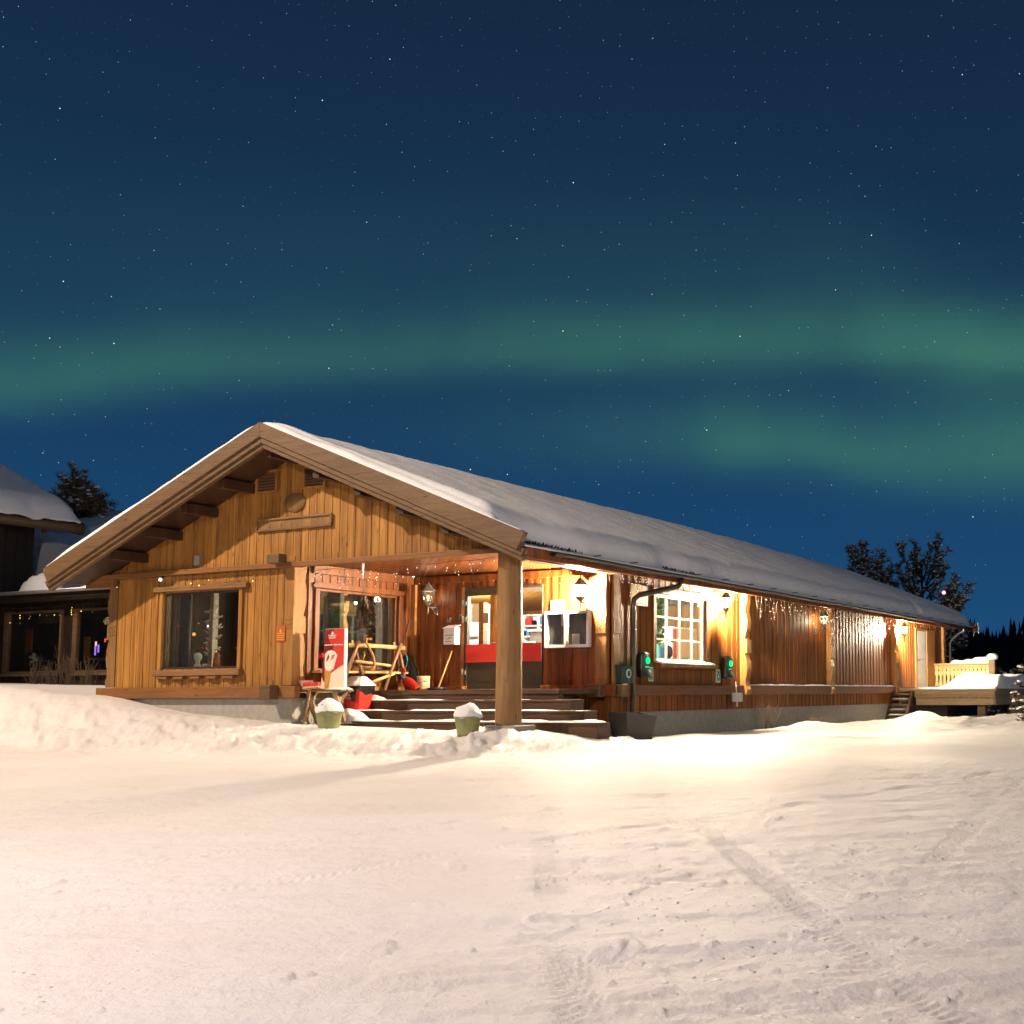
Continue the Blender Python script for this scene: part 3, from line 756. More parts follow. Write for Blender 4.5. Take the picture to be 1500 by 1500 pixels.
# windows --------------------------------------------------------------
def window_y(op, y, trim, frame_mat, pane, out=-1, w=.085, proud=.05, glz=.02):
    u0, u1, z0, z1 = op; mb = MB()
    f0, f1 = (y+out*(.034+proud), y+out*.034) if out < 0 else (y+out*.034, y+out*(.034+proud))
    mb.box(u0-w, u0-.002, f0, f1, z0-.02, z1+.02); mb.box(u1+.002, u1+w, f0, f1, z0-.02, z1+.02)
    o = mb.build('window', trim, lodge, .008)
    m2 = MB(); m2.box(u0-w-.12, u1+w+.14, f0-.05, f1, z1+.022, z1+.115); m2.build('lintel', 'sill_wood', o, .01)
    m3 = MB(); m3.box(u0-w-.06, u1+w+.05, f0-.07, f1, z0-.125, z0-.022)
    for k in range(5): m3.box(u0-.02+k*.42, u0+.22+k*.42, f0-.045, f1-.002, z0-.185, z0-.127)
    m3.build('sill', 'sill_wood', o, .01)
    m4 = MB(); t = .035
    m4.box(u0, u1, y-.02, y+.03, z0, z0+t); m4.box(u0, u1, y-.02, y+.03, z1-t, z1); m4.box(u0, u0+t, y-.02, y+.03, z0+t, z1-t); m4.box(u1-t, u1, y-.02, y+.03, z0+t, z1-t)
    m4.build('frame', frame_mat, o, .004)
    m5 = MB(); m5.box(u0+t, u1-t, y+.002, y+.008, z0+t, z1-t); m5.build('pane', pane, o)
    return o
window_y(WIN1, 0, 'pine_wall', 'door_frame', 'pane_dark')
def window_x(op, x, trim, frame_mat, pane, w, grid=None, proud=.035, sill=True, frame_w=.04, glx=None):
    u0, u1, z0, z1 = op; mb = MB(); f0, f1 = x+.03, x+.046+proud
    mb.box(f0, f1, u0-w, u0-.002, z0-.02, z1+.002); mb.box(f0, f1, u1+.002, u1+w, z0-.02, z1+.002)
    mb.box(f0, f1+.004, u0-w-.03, u1+w+.03, z1+.003, z1+.003+w)
    o = mb.build('window', trim, lodge, .008); t = frame_w
    m4 = MB(); gx = x-.01
    for b in ((u0, u1, z0, z0+t), (u0, u1, z1-t, z1), (u0, u0+t, z0+t, z1-t), (u1-t, u1, z0+t, z1-t)): m4.box(gx-.03, gx+.025, *b)
    m4.build('frame', frame_mat, o, .004)
    if grid:
        mm = MB()
        for k in range(1, grid[0]):
            u = u0+(u1-u0)*k/grid[0]; mm.box(gx-.018, gx+.018, u-.02, u+.02, z0+t, z1-t)
        for k in range(1, grid[1]):
            z = z0+(z1-z0)*k/grid[1]; mm.box(gx-.016, gx+.0165, u0+t, u1-t, z-.017, z+.017)
        mm.build('muntins', frame_mat, o)
    m5 = MB(); m5.box(gx-.004, gx+.002, u0+t, u1-t, z0+t, z1-t); m5.build('pane', pane, o)
    return o
window_x(WINP, XI, 'red_wall', 'red_wall', 'pane', .10)
wo = window_x(WIN2, 0, 'brown_wall', 'white_paint', 'pane', .12, grid=(4, 3), frame_w=.055)
m3 = MB(); m3.prism([(.03, WIN2[0]-.05, .66), (.21, WIN2[0]-.05, .63), (.21, WIN2[0]-.05, .57), (.10, WIN2[0]-.05, .52), (.03, WIN2[0]-.05, .52)], (0, 2.3, 0)); m3.build('sill', 'brown_wall', wo, .006)
m3 = MB(); m3.prism([(.03, WIN2[0]-.03, .664), (.215, WIN2[0]-.03, .632), (.20, WIN2[0]-.03, .668), (.03, WIN2[0]-.03, .71)], (0, 2.2, 0)); m3.build('sill_snow', 'snow', wo, .01)

# gable fittings
for (u0, u1) in ((-5.45, -4.99), (-4.34, -3.86)):
    m = MB(); z0, z1 = 3.66, 3.99; y = -.05
    for b in ((u0-.03, u0+.02, z0, z1), (u1-.02, u1+.03, z0, z1), (u0-.03, u1+.03, z0-.045, z0), (u0-.03, u1+.03, z1, z1+.035)): m.box(b[0], b[1], y-.03, -.0, b[2], b[3])
    o = m.build('vent', 'pine_wall', lodge)
    m = MB(); m.box(u0+.02, u1-.02, -.046, -.02, z0, z1); m.build('recess', 'roof_felt', o)
    for k in range(6):
        z = z0+.02+k*.053
        m = MB(); m.prism([(u0+.02, -.075, z), (u0+.02, -.068, z+.004), (u0+.02, -.048, z+.045), (u0+.02, -.052, z+.045)], (u1-u0-.04, 0, 0)); m.build('slat', 'sill_wood', o)
plqc = onY(-.06, 431, 736)
m = MB(); m.lathe([(.165, 0), (.16, .018), (.0, .018)], (0, 0, 0), 32, cap=False)
m.v = [(x*1.50+plqc[0], -.046-z, y*1.0+plqc[2]) for x, y, z in m.v]
m.build('plaque', 'post_wood', lodge)
a, b = onY(-.06, 375.5, 762), onY(-.06, 487, 751); c_, d_ = onY(-.06, 375.5, 781), onY(-.06, 487, 770)
m = MB(); zt, zb = (a[2]+b[2])/2, (c_[2]+d_[2])/2
for bx in ((a[0], b[0], zt-.035, zt), (a[0], b[0], zb, zb+.04), (a[0], a[0]+.04, zb+.04, zt-.035), (b[0]-.04, b[0], zb+.04, zt-.035)): m.box(bx[0], bx[1], -.085, -.046, bx[2], bx[3])
sf = m.build('sign_frame', 'sill_wood', lodge, .006)
m = MB(); m.box(a[0]+.041, b[0]-.041, -.056, -.045, zb+.041, zt-.036); m.build('board', 'post_wood', sf)
p = onY(-.05, 289, 821); m = MB(); m.box(p[0]-.06, p[0]+.06, -.07, -.045, p[2]-.09, p[2]+.09)
for k in range(5): m.box(p[0]-.05, p[0]+.05, -.076, -.0705, p[2]-.07+k*.03, p[2]-.055+k*.03)
m.build('vent_cover', 'grey_paint', lodge)

# entrance door -------------------------------------------------------
u0, u1, z0, z1 = DOOR; um = -2.33
m = MB(); y0, y1 = DP-.055, DP+.03
m.box(u0, u0+.075, y0, y1, z0, z1); m.box(u1-.02, u1, y0, y1, z0, z1); m.box(u0+.075, u1-.02, y0, y1, z1-.05, z1); m.box(um-.07, um+.07, y0, y1, z0, z1-.05)
m.box(u0+.075, um-.07, y0+.01, y1, z0+.02, z0+.54); m.box(um+.07, u1-.02, y0+.01, y1, z0+.02, z0+.54)
m.box(u0+.075, um-.07, y0+.004, y1, z1-.16, z1-.051)
door = m.build('door', 'door_frame', lodge, .006)
m = MB(); m.box(u0+.076, um-.071, DP-.03, DP-.024, z0+.541, z1-.161); m.box(um+.071, u1-.021, DP-.03, DP-.024, z0+.541, z1-.051); m.build('pane', 'pane', door)
m = MB(); m.box(u0+.06, um-.05, DP-.07, DP-.058, z0+.52, z0+.86); m.box(um+.05, u1-.02, DP-.07, DP-.058, z0+.52, z0+.86); m.build('red_band', 'red_banner', door)
for z in (1.72, 1.42, .42):
    m = MB(); m.tube([(u0-.012, DP-.085, z), (u0-.012, DP-.085, z+.13)], .016, 8); m.box(u0-.005, u0+.055, DP-.075, DP-.056, z+.02, z+.11); m.build('hinge', 'zinc', door)
m = MB(); m.tube([(um-.10, DP-.06, 1.02), (um-.10, DP-.12, 1.02), (um-.22, DP-.12, 1.02)], .012, 8); m.build('handle', 'zinc', door)
m = MB(); m.box(u0-.075, u0-.003, DP-.055, DP-.034, ZP, z1+.01); m.build('door_jamb', 'honey_wood', lodge, .004)
m = MB(); m.box(XI+.02, XI+.13, DP-.10, DP-.034, ZP, 2.195); m.build('corner_board', 'honey_wood', lodge, .004)
m = MB(); m.box(u0-.05, u1+.02, DP-.20, DP-.06, ZF+.002, ZF+.022); m.build('threshold', 'zinc', lodge)
# white side door with its wide casing
m = MB(); m.box(.0, .05, DOOR2[0], DOOR2[1], ZF, 2.0); so = m.build('side_door', 'white_paint', lodge, .005)
m = MB(); m.box(.051, .058, DOOR2[0]+.12, DOOR2[1]-.12, .35, .95); m.box(.051, .058, DOOR2[0]+.12, DOOR2[1]-.12, 1.1, 1.85); m.build('panel', 'white_paint', so, .003)
m = MB(); m.tube([(.05, DOOR2[0]+.12, 1.05), (.11, DOOR2[0]+.12, 1.05), (.11, DOOR2[0]+.25, 1.05)], .012, 8); m.build('handle', 'zinc', so)
m = MB(); m.box(.03, .075, DOOR2[1]+.01, DOOR2[1]+.85, ZF, 2.06); m.box(.03, .075, DOOR2[0]-.09, DOOR2[1]+.01, 2.005, 2.09); m.box(.03, .075, DOOR2[0]-.09, DOOR2[0]-.004, ZF, 2.004); m.build('door_casing', 'honey_wood', so, .005)

# porch floor and stairs ---------------------------------------------
m = MB(); m.box(XI+.04, -.10, 1.55, DP-.06, .07, ZF); m.build('porch_floor', 'step_wood', lodge, .006)
YS = [1.55, 1.19, .83, .49]; XE = [float(onY(y+.36, q, 1030)[0])-.02 for y, q in zip(YS, (838.7, 856, 876, 894.7))]; XL = [XI+.04, XI+.05, float(onY(.83, 503, 1045)[0]), float(onY(.49, 496, 1060)[0])]; ZT = [.15, -.025, -.20, -.375, -.75]
def ragged(x0, x1, y0, y1, z, hmax, seed, cover=1.):
    nx, ny = max(8, int((x1-x0)/.05)), 8
    gxx, gyy = np.meshgrid(np.linspace(x0, x1, nx), np.linspace(y0, y1, ny))
    h = hmax*np.clip(.35+.9*fbm(gxx, gyy*1.5, 1.7, 4, seed)+cover-1, 0, 1)
    ex = np.minimum(gxx-x0, x1-gxx); ey = np.minimum(gyy-y0, y1-gyy)
    h = h*np.clip(ex/.06, 0, 1)*np.clip(ey/.03, 0, 1)
    return gxx, gyy, z-.004+h
for k in range(4):
    m = MB(); yb = YS[k]+.36 if k else YS[k]+.12
    m.box(XL[k], XE[k], YS[k], yb, ZT[k+1]+.002 if k < 3 else -1.0, ZT[k]-.035 if k else .068)
    m.box(XL[k], XE[k]+.015, YS[k]-.03, yb, ZT[k]-.034, ZT[k]) if k else m.box(XL[k], XE[k]+.015, YS[k]-.03, YS[k]-.002, .07, ZT[k])
    st_ = m.build('step', 'step_wood', lodge, .005)
    if k:
        a = ragged(XL[k]+.01, XE[k]-.01 if k > 1 else -.6, YS[k]-.028, YS[k]+.30, ZT[k], .018+.016*k, 70+k, .92)
        sx_ = grid_mesh('step_snow', *a, 'snow', st_, True, tuple(org(st_)))
# drift over the left ends of the lower steps
def mound(name, cx, cy, rx, ry, z0, h, seed, parent, mat='snow', n=26, tag_=None):
    g1 = np.linspace(-1, 1, n); U, V = np.meshgrid(g1, g1); r2 = U*U+V*V
    Hh = np.clip(1-r2, 0, 1)**.75*h*(1+.25*fbm(U*3+seed, V*3, 1., 3, seed)); Xm, Ym = cx+U*rx, cy+V*ry
    return grid_mesh(name, Xm, Ym, z0+Hh-.02, mat, parent, True, tuple(org(parent)) if parent is not None else (0, 0, 0))
q = onY(.62, 512, 1055); mound('step_snow', q[0], .66, .42, .24, -.40, .24, 3, lodge)
q = onY(1.3, 545, 1025); mound('step_snow', q[0], 1.36, .30, .16, -.04, .12, 5, lodge)

# interiors ------------------------------------------------------------
m = MB(); m.box(LX0+.1, XI-.11, .11, DP+.1, -.1, ZF-.03); m.box(LX0+.1, -.1, DP+.101, 12.5, -.1, ZF-.03); m.build('room_floor', 'floor_dark', lodge)
m = MB(); m.box(XI-.104, -.1, DP+.1, 12.5, 2.42, 2.46)
for k in range(46): m.box(XI-.1, -.1, DP+.12+k*.2, DP+.13+k*.2, 2.405, 2.419)
m.build('shop_ceiling', 'ceiling_grey', lodge)
m = MB(); m.box(LX0+.1, XI-.105, .11, 12.5, 2.42, 2.46); m.build('room_ceiling', 'room_wood', lodge)
m = MB(); m.box(LX0+.1, -.1, 12.5, 12.6, -.1, 2.46); m.build('partition', 'room_wood', lodge)
m = MB(); m.box(XI-.104, XI, DP+.4, 4.4, ZF, 2.41); m.box(XI-.104, XI, 7.5, 12.49, ZF, 2.41); m.build('partition', 'room_wood', lodge)
m = MB(); m.box(LX0+.1, -6.6, 3.1, 3.2, ZF, 2.41); m.build('partition', 'dark_cabin', lodge)

for i, (x, y) in enumerate(((-1.2, 4.2), (-2.6, 5.2), (-1.4, 6.8), (-3.2, 8.0))):
    t = thing('ceiling_lamp', ['white tube lamp on the shop ceiling just inside the door', 'white tube lamp on the shop ceiling behind the corner log', 'white tube lamp above the shop window', 'white tube lamp deepest inside the shop'][i], 'lamp', (x, y, 2.36), 0, 'tube lamps on the shop ceiling')
    m = MB(); m.box(x-.65, x+.65, y-.06, y+.06, 2.36, 2.40); m.build('housing', 'white_plastic', t)
    m = MB(); m.tube([(x-.62, y, 2.335), (x+.62, y, 2.335)], .022, 8); m.build('tube', 'shop_light', t)
    lamp('tube_glow', (x, y, 2.25), 700, (1, .93, .80), .12)

# ------------------------------------------------------------------ wall lanterns
def make_lantern():
    t = thing('wall_lantern', '', 'lantern')
    m = MB(); m.prism([(.0, -.03, -.10), (.0, .03, -.10), (.0, .03, .10), (.0, .0, .12), (.0, -.03, .10)], (.025, 0, 0)); m.build('wall_plate', 'lantern_metal', t, .004, local=True)
    m = MB(); m.bar((.025, 0, .045), (.25, 0, .045), .022, .026)
    m.tube([(.025, 0, -.075), (.06, 0, -.05), (.10, 0, -.005), (.16, 0, .035)], .011, 8)
    m.tube([(.25, 0, -.10), (.25, 0, -.05), (.25, 0, .06)], [.008, .018, .018], 10); m.build('bracket', 'lantern_metal', t, local=True)
    c = (.25, 0, 0)
    m = MB(); m.lathe([(.02, .06), (.05, .078), (.093, .135), (.088, .15)], c, 6, smooth=False)
    for j in range(6):
        a = math.pi*j/3; ca, sa = math.cos(a), math.sin(a)
        m.bar((c[0]+.080*ca, .080*sa, .15), (c[0]+.108*ca, .108*sa, .335), .010, .010, (ca, sa, 0))
    m.lathe([(.108, .335), (.150, .338), (.146, .350), (.085, .41), (.045, .465), (.018, .475)], c, 6, smooth=False)
    m.lathe([(.012, .475), (.020, .49), (.010, .505), (.013, .52), (.003, .56)], c, 10); m.build('housing', 'lantern_metal', t, local=True)
    m = MB(); m.lathe([(.078, .151), (.105, .334)], c, 6, smooth=False, cap=False); m.build('glass', 'lantern_glass', t, local=True, fixn=False)
    m = MB(); m.lathe([(.012, .15), (.015, .185), (.030, .22), (.032, .245), (.018, .272), (.003, .278)], c, 12); m.build('bulb', 'bulb_dim', t, local=True)
    return t
def copy_tree(o, parent=None):
    c = o.copy(); COL.objects.link(c); c.parent = parent
    for ch in list(o.children): copy_tree(ch, c)
    return c
def wallpt_y(px, py, y): p = onY(y, px, py); return p
L0 = make_lantern()
p1 = onY(2.62, 627, 874); p2 = onY(2.62, 850, 866); p3 = onX(.30, 1064, 884); p4 = onX(.31, 1208, 909); p5 = onX(.30, 1325, 924)
spots = [((p1[0], DP-.035, p1[2]-.24), -math.pi/2, 'bulb_dim', 6, 'grey wall lantern with a faint bulb, left of the entrance door'),
         ((p2[0], DP-.035, p2[2]-.24), -math.pi/2, 'bulb_hot', 4600, 'glaring wall lantern above the white framed notice case'),
         ((.04, p3[1], p3[2]-.24), 0, 'bulb_hot', 4600, 'glaring wall lantern between the white grid window and a carved post'),
         ((.04, p4[1], p4[2]-.24), 0, 'bulb_soft', 60, 'softly lit wall lantern on the long side wall at a carved post'),
         ((.04, p5[1], p5[2]-.24), 0, 'bulb_hot', 4600, 'glaring wall lantern next to the white side door')]
for i, (loc, rz, bulb, en, lab) in enumerate(spots):
    o = L0 if i == 0 else copy_tree(L0)
    o.location = loc; o.rotation_euler = (0, 0, rz); o['label'] = lab; o['group'] = 'wall lanterns on the lodge'
    if i:
        for ch in o.children:
            if ch.name.startswith('bulb'): ch.data = ch.data.copy(); ch.data.materials[0] = MATS[bulb]
    l = lamp('lantern_glow', (.25, 0, .235), en, (1, .87, .70), .055); l.parent = o

# ------------------------------------------------------------------ fairy lights along the eaves
def fairy(label, pts, drop, dens, bulb, lit=1., seed=0, wire='twig', r=.0095, wr=.0035):
    rs = random.Random(seed); pts = [Vector(p) for p in pts]
    t = thing('fairy_lights', label, 'string lights', pts[0], 0, 'strings of fairy lights along the eaves')
    w = MB(); b = MB(); top = []
    for a, c in zip(pts[:-1], pts[1:]):
        n = max(4, int((c-a).length/.12))
        for i in range(n): top.append(a.lerp(c, i/n)+Vector((0, 0, -.02*math.sin(math.pi*((i % 6)/6)))))
    top.append(pts[-1]); w.tube(top, wr, 5)
    L = 0
    for a, c in zip(top[:-1], top[1:]):
        if rs.random() > dens: continue
        p = a.lerp(c, rs.random()); d = rs.uniform(.35, 1)*drop; path = [p]; n = max(3, int(d/.05))
        for k in range(n):
            q = path[-1]+Vector((rs.uniform(-.022, .022), rs.uniform(-.022, .022), -d/n)); path.append(q)
            if rs.random() < lit*.55: (b.octa(q+Vector((0, 0, -.004)), r*rs.uniform(.7, 1.25)))
        w.tube(path, wr*.8, 4)
    w.build('wire', wire, t); o = b.build('bulbs', bulb, t); o['kind'] = 'stuff'
plain('wire_pale', (.42, .33, .25), .5)
fairy('sparse amber fairy lights under the gable beam above the big front window', [(-9.0, -.17, 2.25), (-7.6, -.17, 2.20), (-4.6, -.17, 2.25)], .22, .45, 'bulb_amber', .28, 1, r=.015)
fairy('fairy lights hanging across the porch opening above the entrance', [(-4.4, .03, 2.24), (-2.6, .03, 2.19), (-.3, .03, 2.23)], .34, .8, 'bulb_white', .75, 2)
fairy('fairy lights under the porch beam beside the corner log', [(.13, .3, 2.2), (.13, 1.6, 2.17), (.13, 2.7, 2.2)], .28, .6, 'bulb_white', .7, 3)
fairy('fairy lights beside the downpipe, left of the white grid window', [(.22, 3.0, 2.24), (.22, 4.4, 2.23)], .40, 1., 'bulb_white', .8, 4)
fairy('fairy lights draped over the top of the white grid window', [(.22, 4.5, 2.2), (.22, 6.6, 2.2), (.22, 8.0, 2.2)], .18, .7, 'bulb_white', .5, 5, wire='wire_pale')
fairy('dense fairy lights with pale wires on the bay with no window or lamp', [(.24, 8.4, 2.24), (.24, 10.6, 2.2), (.24, 12.9, 2.23)], .50, 1., 'bulb_white', .55, 6, wire='wire_pale')
fairy('fairy lights right of the softly lit lantern', [(.24, 13.4, 2.24), (.24, 15.5, 2.2), (.24, 17.8, 2.23)], .45, .9, 'bulb_white', .5, 7, wire='wire_pale')
m = MB(); m.octa((0, 0, 0), .03)
t = thing('spot_lamp', 'small cold white lamp tucked under the gable beam above the big window', 'lamp', tuple(onY(-.16, 235, 849)))
m = MB(); m.ball((0, 0, 0), .032, 10, 8); m.build('bulb', 'fridge_light', t, local=True)
m = MB(); m.tube([(0, 0, .02), (0, .06, .06)], .018, 8); m.build('socket', 'dark_metal', t, local=True)

# ------------------------------------------------------------------ things on the walls
def sheet(name, label, cat, x0, x1, y, z0, z1, mat, d=.02, group=None):
    t = thing(name, label, cat, ((x0+x1)/2, y, z0), 0, group)
    m = MB(); m.box(x0, x1, y-d, y, z0, z1); m.build('panel', mat, t, .003); return t
# orange sign on the front wall
a = onY(-.06, 405, 917); b = onY(-.06, 417.5, 939.5)
t = sheet('wall_sign', 'small orange printed sign on the front wall beside the carved post', 'sign', a[0], b[0], -.046, b[2], a[2], 'sign_orange')
m = MB(); cx = (a[0]+b[0])/2; h = a[2]-b[2]
m.prism([(cx-.03, -.068, b[2]+h*.66), (cx+.03, -.068, b[2]+h*.66), (cx, -.068, b[2]+h*.80)], (0, .0015, 0)); m.prism([(cx-.03, -.068, b[2]+h*.655), (cx, -.068, b[2]+h*.53), (cx+.03, -.068, b[2]+h*.655)], (0, .0015, 0))
for k in range(4): m.box(a[0]+.02+.01*(k % 2), b[0]-.02, -.068, -.0663, b[2]+.03+k*.035, b[2]+.042+k*.035)
m.build('print', 'ochre_paint', t)
# notice case with two doors
a = onY(DP-.1, 801, 897); b = onY(DP-.1, 863.5, 948); x0, x1, z0, z1 = a[0], b[0]+.02, b[2], (a[2]+onY(DP-.1, 863, 893)[2])/2
t = thing('notice_case', 'white framed notice case with two glazed doors under the glaring lantern', 'notice board', ((x0+x1)/2, DP-.05, z0))
yb, yf = DP-.046, DP-.15; xm = (x0+x1)/2
m = MB(); m.box(x0, x1, yb-.02, yb, z0, z1); m.build('back', 'board_dark', t)
m = MB(); m.box(x0, x1, yf, yb-.021, z1-.04, z1); m.box(x0, x1, yf, yb-.021, z0, z0+.04); m.box(x0, x0+.035, yf, yb-.021, z0+.041, z1-.041); m.box(x1-.035, x1, yf, yb-.021, z0+.041, z1-.041); m.build('case', 'white_plastic', t, .004)
for (p, q) in ((x0, xm-.003), (xm+.003, x1)):
    m = MB(); w = .055; yy = yf-.025
    m.box(p, q, yy, yf-.002, z1-w, z1-.002); m.box(p, q, yy, yf-.002, z0+.002, z0+w); m.box(p, p+w*.8, yy, yf-.002, z0+w+.001, z1-w-.001); m.box(q-w*.8, q, yy, yf-.002, z0+w+.001, z1-w-.001)
    d = m.build('door', 'white_plastic', t, .003)
    m = MB(); m.box(p+w*.8, q-w*.8, yf-.014, yf-.010, z0+w, z1-w); m.build('pane', 'pane', d)
for (u0_, u1_, w0, w1) in ((.62, .82, .60, .93),):
    m = MB(); q = xm-x0; m.box(x0+q*u0_, x0+q*u1_, yb-.026, yb-.021, z0+(z1-z0)*w0, z0+(z1-z0)*w1); m.build('paper_sheet', 'paper', t)
m = MB(); m.box(xm+.06, xm+.22, yb-.026, yb-.021, z0+.06, z0+.25); o = m.build('paper_sheet', 'cream', t)
m = MB()
for k in range(5): m.box(xm+.08, xm+.20, yb-.029, yb-.0265, z0+.09+k*.026, z0+.098+k*.026)
m.build('print', 'grey_paint', o)
m = MB(); m.ball((xm+.03, yf-.035, z0+.10), .018, 10, 6); m.build('lock', 'zinc', t)
# white sheet pinned above the notice case
a = onY(DP-.05, 806.5, 880); b = onY(DP-.05, 827, 895)
sheet('notice_sheet', 'white notice pinned to the wall above the notice case', 'notice', a[0], b[0], DP-.047, z1+.01, a[2], 'paper', .006)
# white letter box left of the door
a = onY(DP-.2, 650, 919); b = onY(DP-.2, 665, 944); c = onY(DP-.04, 672.5, 918)
t = thing('letter_box', 'white letter box with a drawn bird, on the porch wall left of the door', 'letter box', ((a[0]+b[0])/2, DP-.04, b[2]))
m = MB(); m.box(a[0], b[0]+.02, DP-.21, DP-.046, b[2], a[2]); m.build('body', 'white_plastic', t, .012)
m = MB(); m.prism([(a[0]-.012, DP-.225, a[2]-.012), (a[0]-.012, DP-.046, a[2]+.05), (a[0]-.012, DP-.046, a[2]+.035), (a[0]-.012, DP-.225, a[2]-.03)], (b[0]-a[0]+.044, 0, 0)); m.build('lid', 'white_plastic', t, .003)
m = MB(); xx = a[0]; ww = b[0]-a[0]; zz = b[2]; hh = a[2]-b[2]; y = DP-.213
m.box(xx+.04, xx+ww-.02, y, y+.002, zz+hh*.52, zz+hh*.555); m.box(xx+.06, xx+ww-.05, y, y+.002, zz+hh*.17, zz+hh*.195)
m.prism([(xx+.09, y, zz+hh*.29), (xx+.12, y, zz+hh*.37), (xx+.20, y, zz+hh*.44), (xx+.19, y, zz+hh*.38), (xx+.14, y, zz+hh*.34)], (0, .002, 0)); m.build('print', 'ink', t)
# bell and key switch
a = onY(DP-.06, 658, 907)
t = thing('door_bell', 'small round topped metal bell push above the letter box', 'bell', tuple(a))
m = MB(); m.box(a[0]-.045, a[0]+.045, DP-.075, DP-.046, a[2]-.06, a[2]+.03); m.build('body', 'zinc', t, .012)
m = MB(); m.tube([(a[0], DP-.076, a[2]+.012), (a[0], DP-.084, a[2]+.012)], .016, 12); m.build('button', 'dark_metal', t)
a = onY(DP-.06, 674, 904)
t = thing('wall_switch', 'small dark two part switch by the door jamb', 'switch', tuple(a))
m = MB(); m.box(a[0]-.03, a[0]+.03, DP-.07, DP-.046, a[2]-.055, a[2]+.055); m.build('body', 'dark_metal', t, .004)
for k in (-.028, .028):
    m = MB(); m.box(a[0]-.016, a[0]+.016, DP-.076, DP-.0705, a[2]+k-.017, a[2]+k+.017); m.build('rocker', 'zinc', t, .003)
# ice cream shop sign behind the downpipe: orange and white (drawn figure left out)
a = onX(.06, 923, 866); b = onX(.06, 949, 888.5); yA, yB, zA, zB = a[1], b[1], b[2], onX(.06, 945, 858)[2]
t = thing('shop_sign', 'white and yellow sheet sign on the brown wall behind the downpipe', 'sign', (.05, (yA+yB)/2, zA))
m = MB(); m.box(.052, .066, yA, yB, zA, zB); m.build('panel', 'cream', t, .003)
m = MB(); H = zB-zA; Wd = yB-yA
cur = [(.67, 1), (.62, .72), (.5, .45), (.40, .34), (.36, .18)]
m.prism([(.0685, yA+.005, zA+.16*H)]+[(.0685, yA+u*Wd, zA+v*H) for u, v in reversed(cur)]+[(.0685, yA+.005, zB)], (-.002, 0, 0)); m.build('yellow_field', 'yellow_goods', t)
m = MB()
for k, (u, w) in enumerate(((.12, .10), (.26, .06), (.36, .10), (.52, .06), (.62, .10), (.80, .08))): m.box(.0668, .0685, yA+u*Wd, yA+(u+w)*Wd, zA+.05*H, zA+.115*H)
m.build('print', 'salmon', t)
# dark green waste box with white disc
a = onX(.20, 910.5, 977); b = onX(.20, 924, 1002)
t = thing('waste_box', 'dark green wall box with a white round badge beside the downpipe', 'waste box', (.05, (a[1]+b[1])/2, b[2]))
m = MB(); m.box(.052, .22, a[1], b[1]+.05, ZP+.02, a[2]); m.build('body', 'dark_green', t, .015)
m = MB(); m.prism([(.045, a[1]-.01, a[2]+.002), (.235, a[1]-.01, a[2]-.012), (.235, a[1]-.01, a[2]+.012), (.045, a[1]-.01, a[2]+.05)], (0, b[1]-a[1]+.07, 0)); m.build('lid', 'dark_green', t, .004)
cy, cz = (a[1]+b[1])/2+.05, (a[2]+ZP)/2+.04
m = MB(); m.lathe([(.085, 0), (.085, .004), (0, .004)], (0, 0, 0), 24, cap=False); m.v = [(.2215+z, cy+x, cz+y) for x, y, z in m.v]; o = m.build('badge', 'white_plastic', t)
m = MB(); m.lathe([(.05, 0), (.05, .003), (0, .003)], (0, 0, 0), 20, cap=False); m.v = [(.2262+z, cy+x, cz+y*1.1) for x, y, z in m.v]; m.build('emblem', 'dark_green', o)
m = MB(); m.tube([(.222, cy, ZP+.08), (.23, cy, ZP+.08)], .012, 8); m.build('lock', 'zinc', t)
# charging points with lit green ring
def charger(label, px, py, pb):
    p = onX(.15, px, py); q = onX(.15, px, pb); zc = p[2]; y = p[1]
    t = thing('charging_point', label, 'charger', (.05, y, zc), 0, 'car charging points on the side wall')
    m = MB(); prof = [(-.13, -.26), (.10, -.26), (.13, -.05), (.15, .10), (.13, .19), (.06, .22), (-.08, .22), (-.15, .16), (-.16, -.1)]
    m.prism([(.05, y+u, zc+v) for u, v in prof], (.13, 0, 0)); m.build('housing', 'black_plastic', t, .03)
    m = MB(); m.prism([(.182, y+u*.80, zc+.02+v*.66) for u, v in prof], (.012, 0, 0)); m.build('front_plate', 'dark_green', t, .006)
    m = MB(); m.lathe([(.062, 0), (.058, .012), (.0, .02)], (0, 0, 0), 20, cap=False); m.v = [(.196+z, y+.02+x, zc+.055+v) for x, v, z in m.v]; m.build('indicator', 'led_green', t)
    m = MB(); m.box(.195, .199, y-.07, y+.07, zc-.075, zc-.05); m.build('nameplate', 'white_plastic', t)
    m = MB(); m.tube([(.18, y+.02, zc-.14), (.25, y+.02, zc-.19), (.25, y+.03, zc-.27)], [.05, .042, .034], 12); m.build('plug', 'zinc', t)
    l = lamp('charger_glow', (.42, y+.02, zc+.06), 1.6, (.01, 1, .28), .06)
charger('green lit charging point left of the white grid window', 945, 972, 990)
charger('green lit charging point left of the carved post and right of the window', 1067, 976, 995)
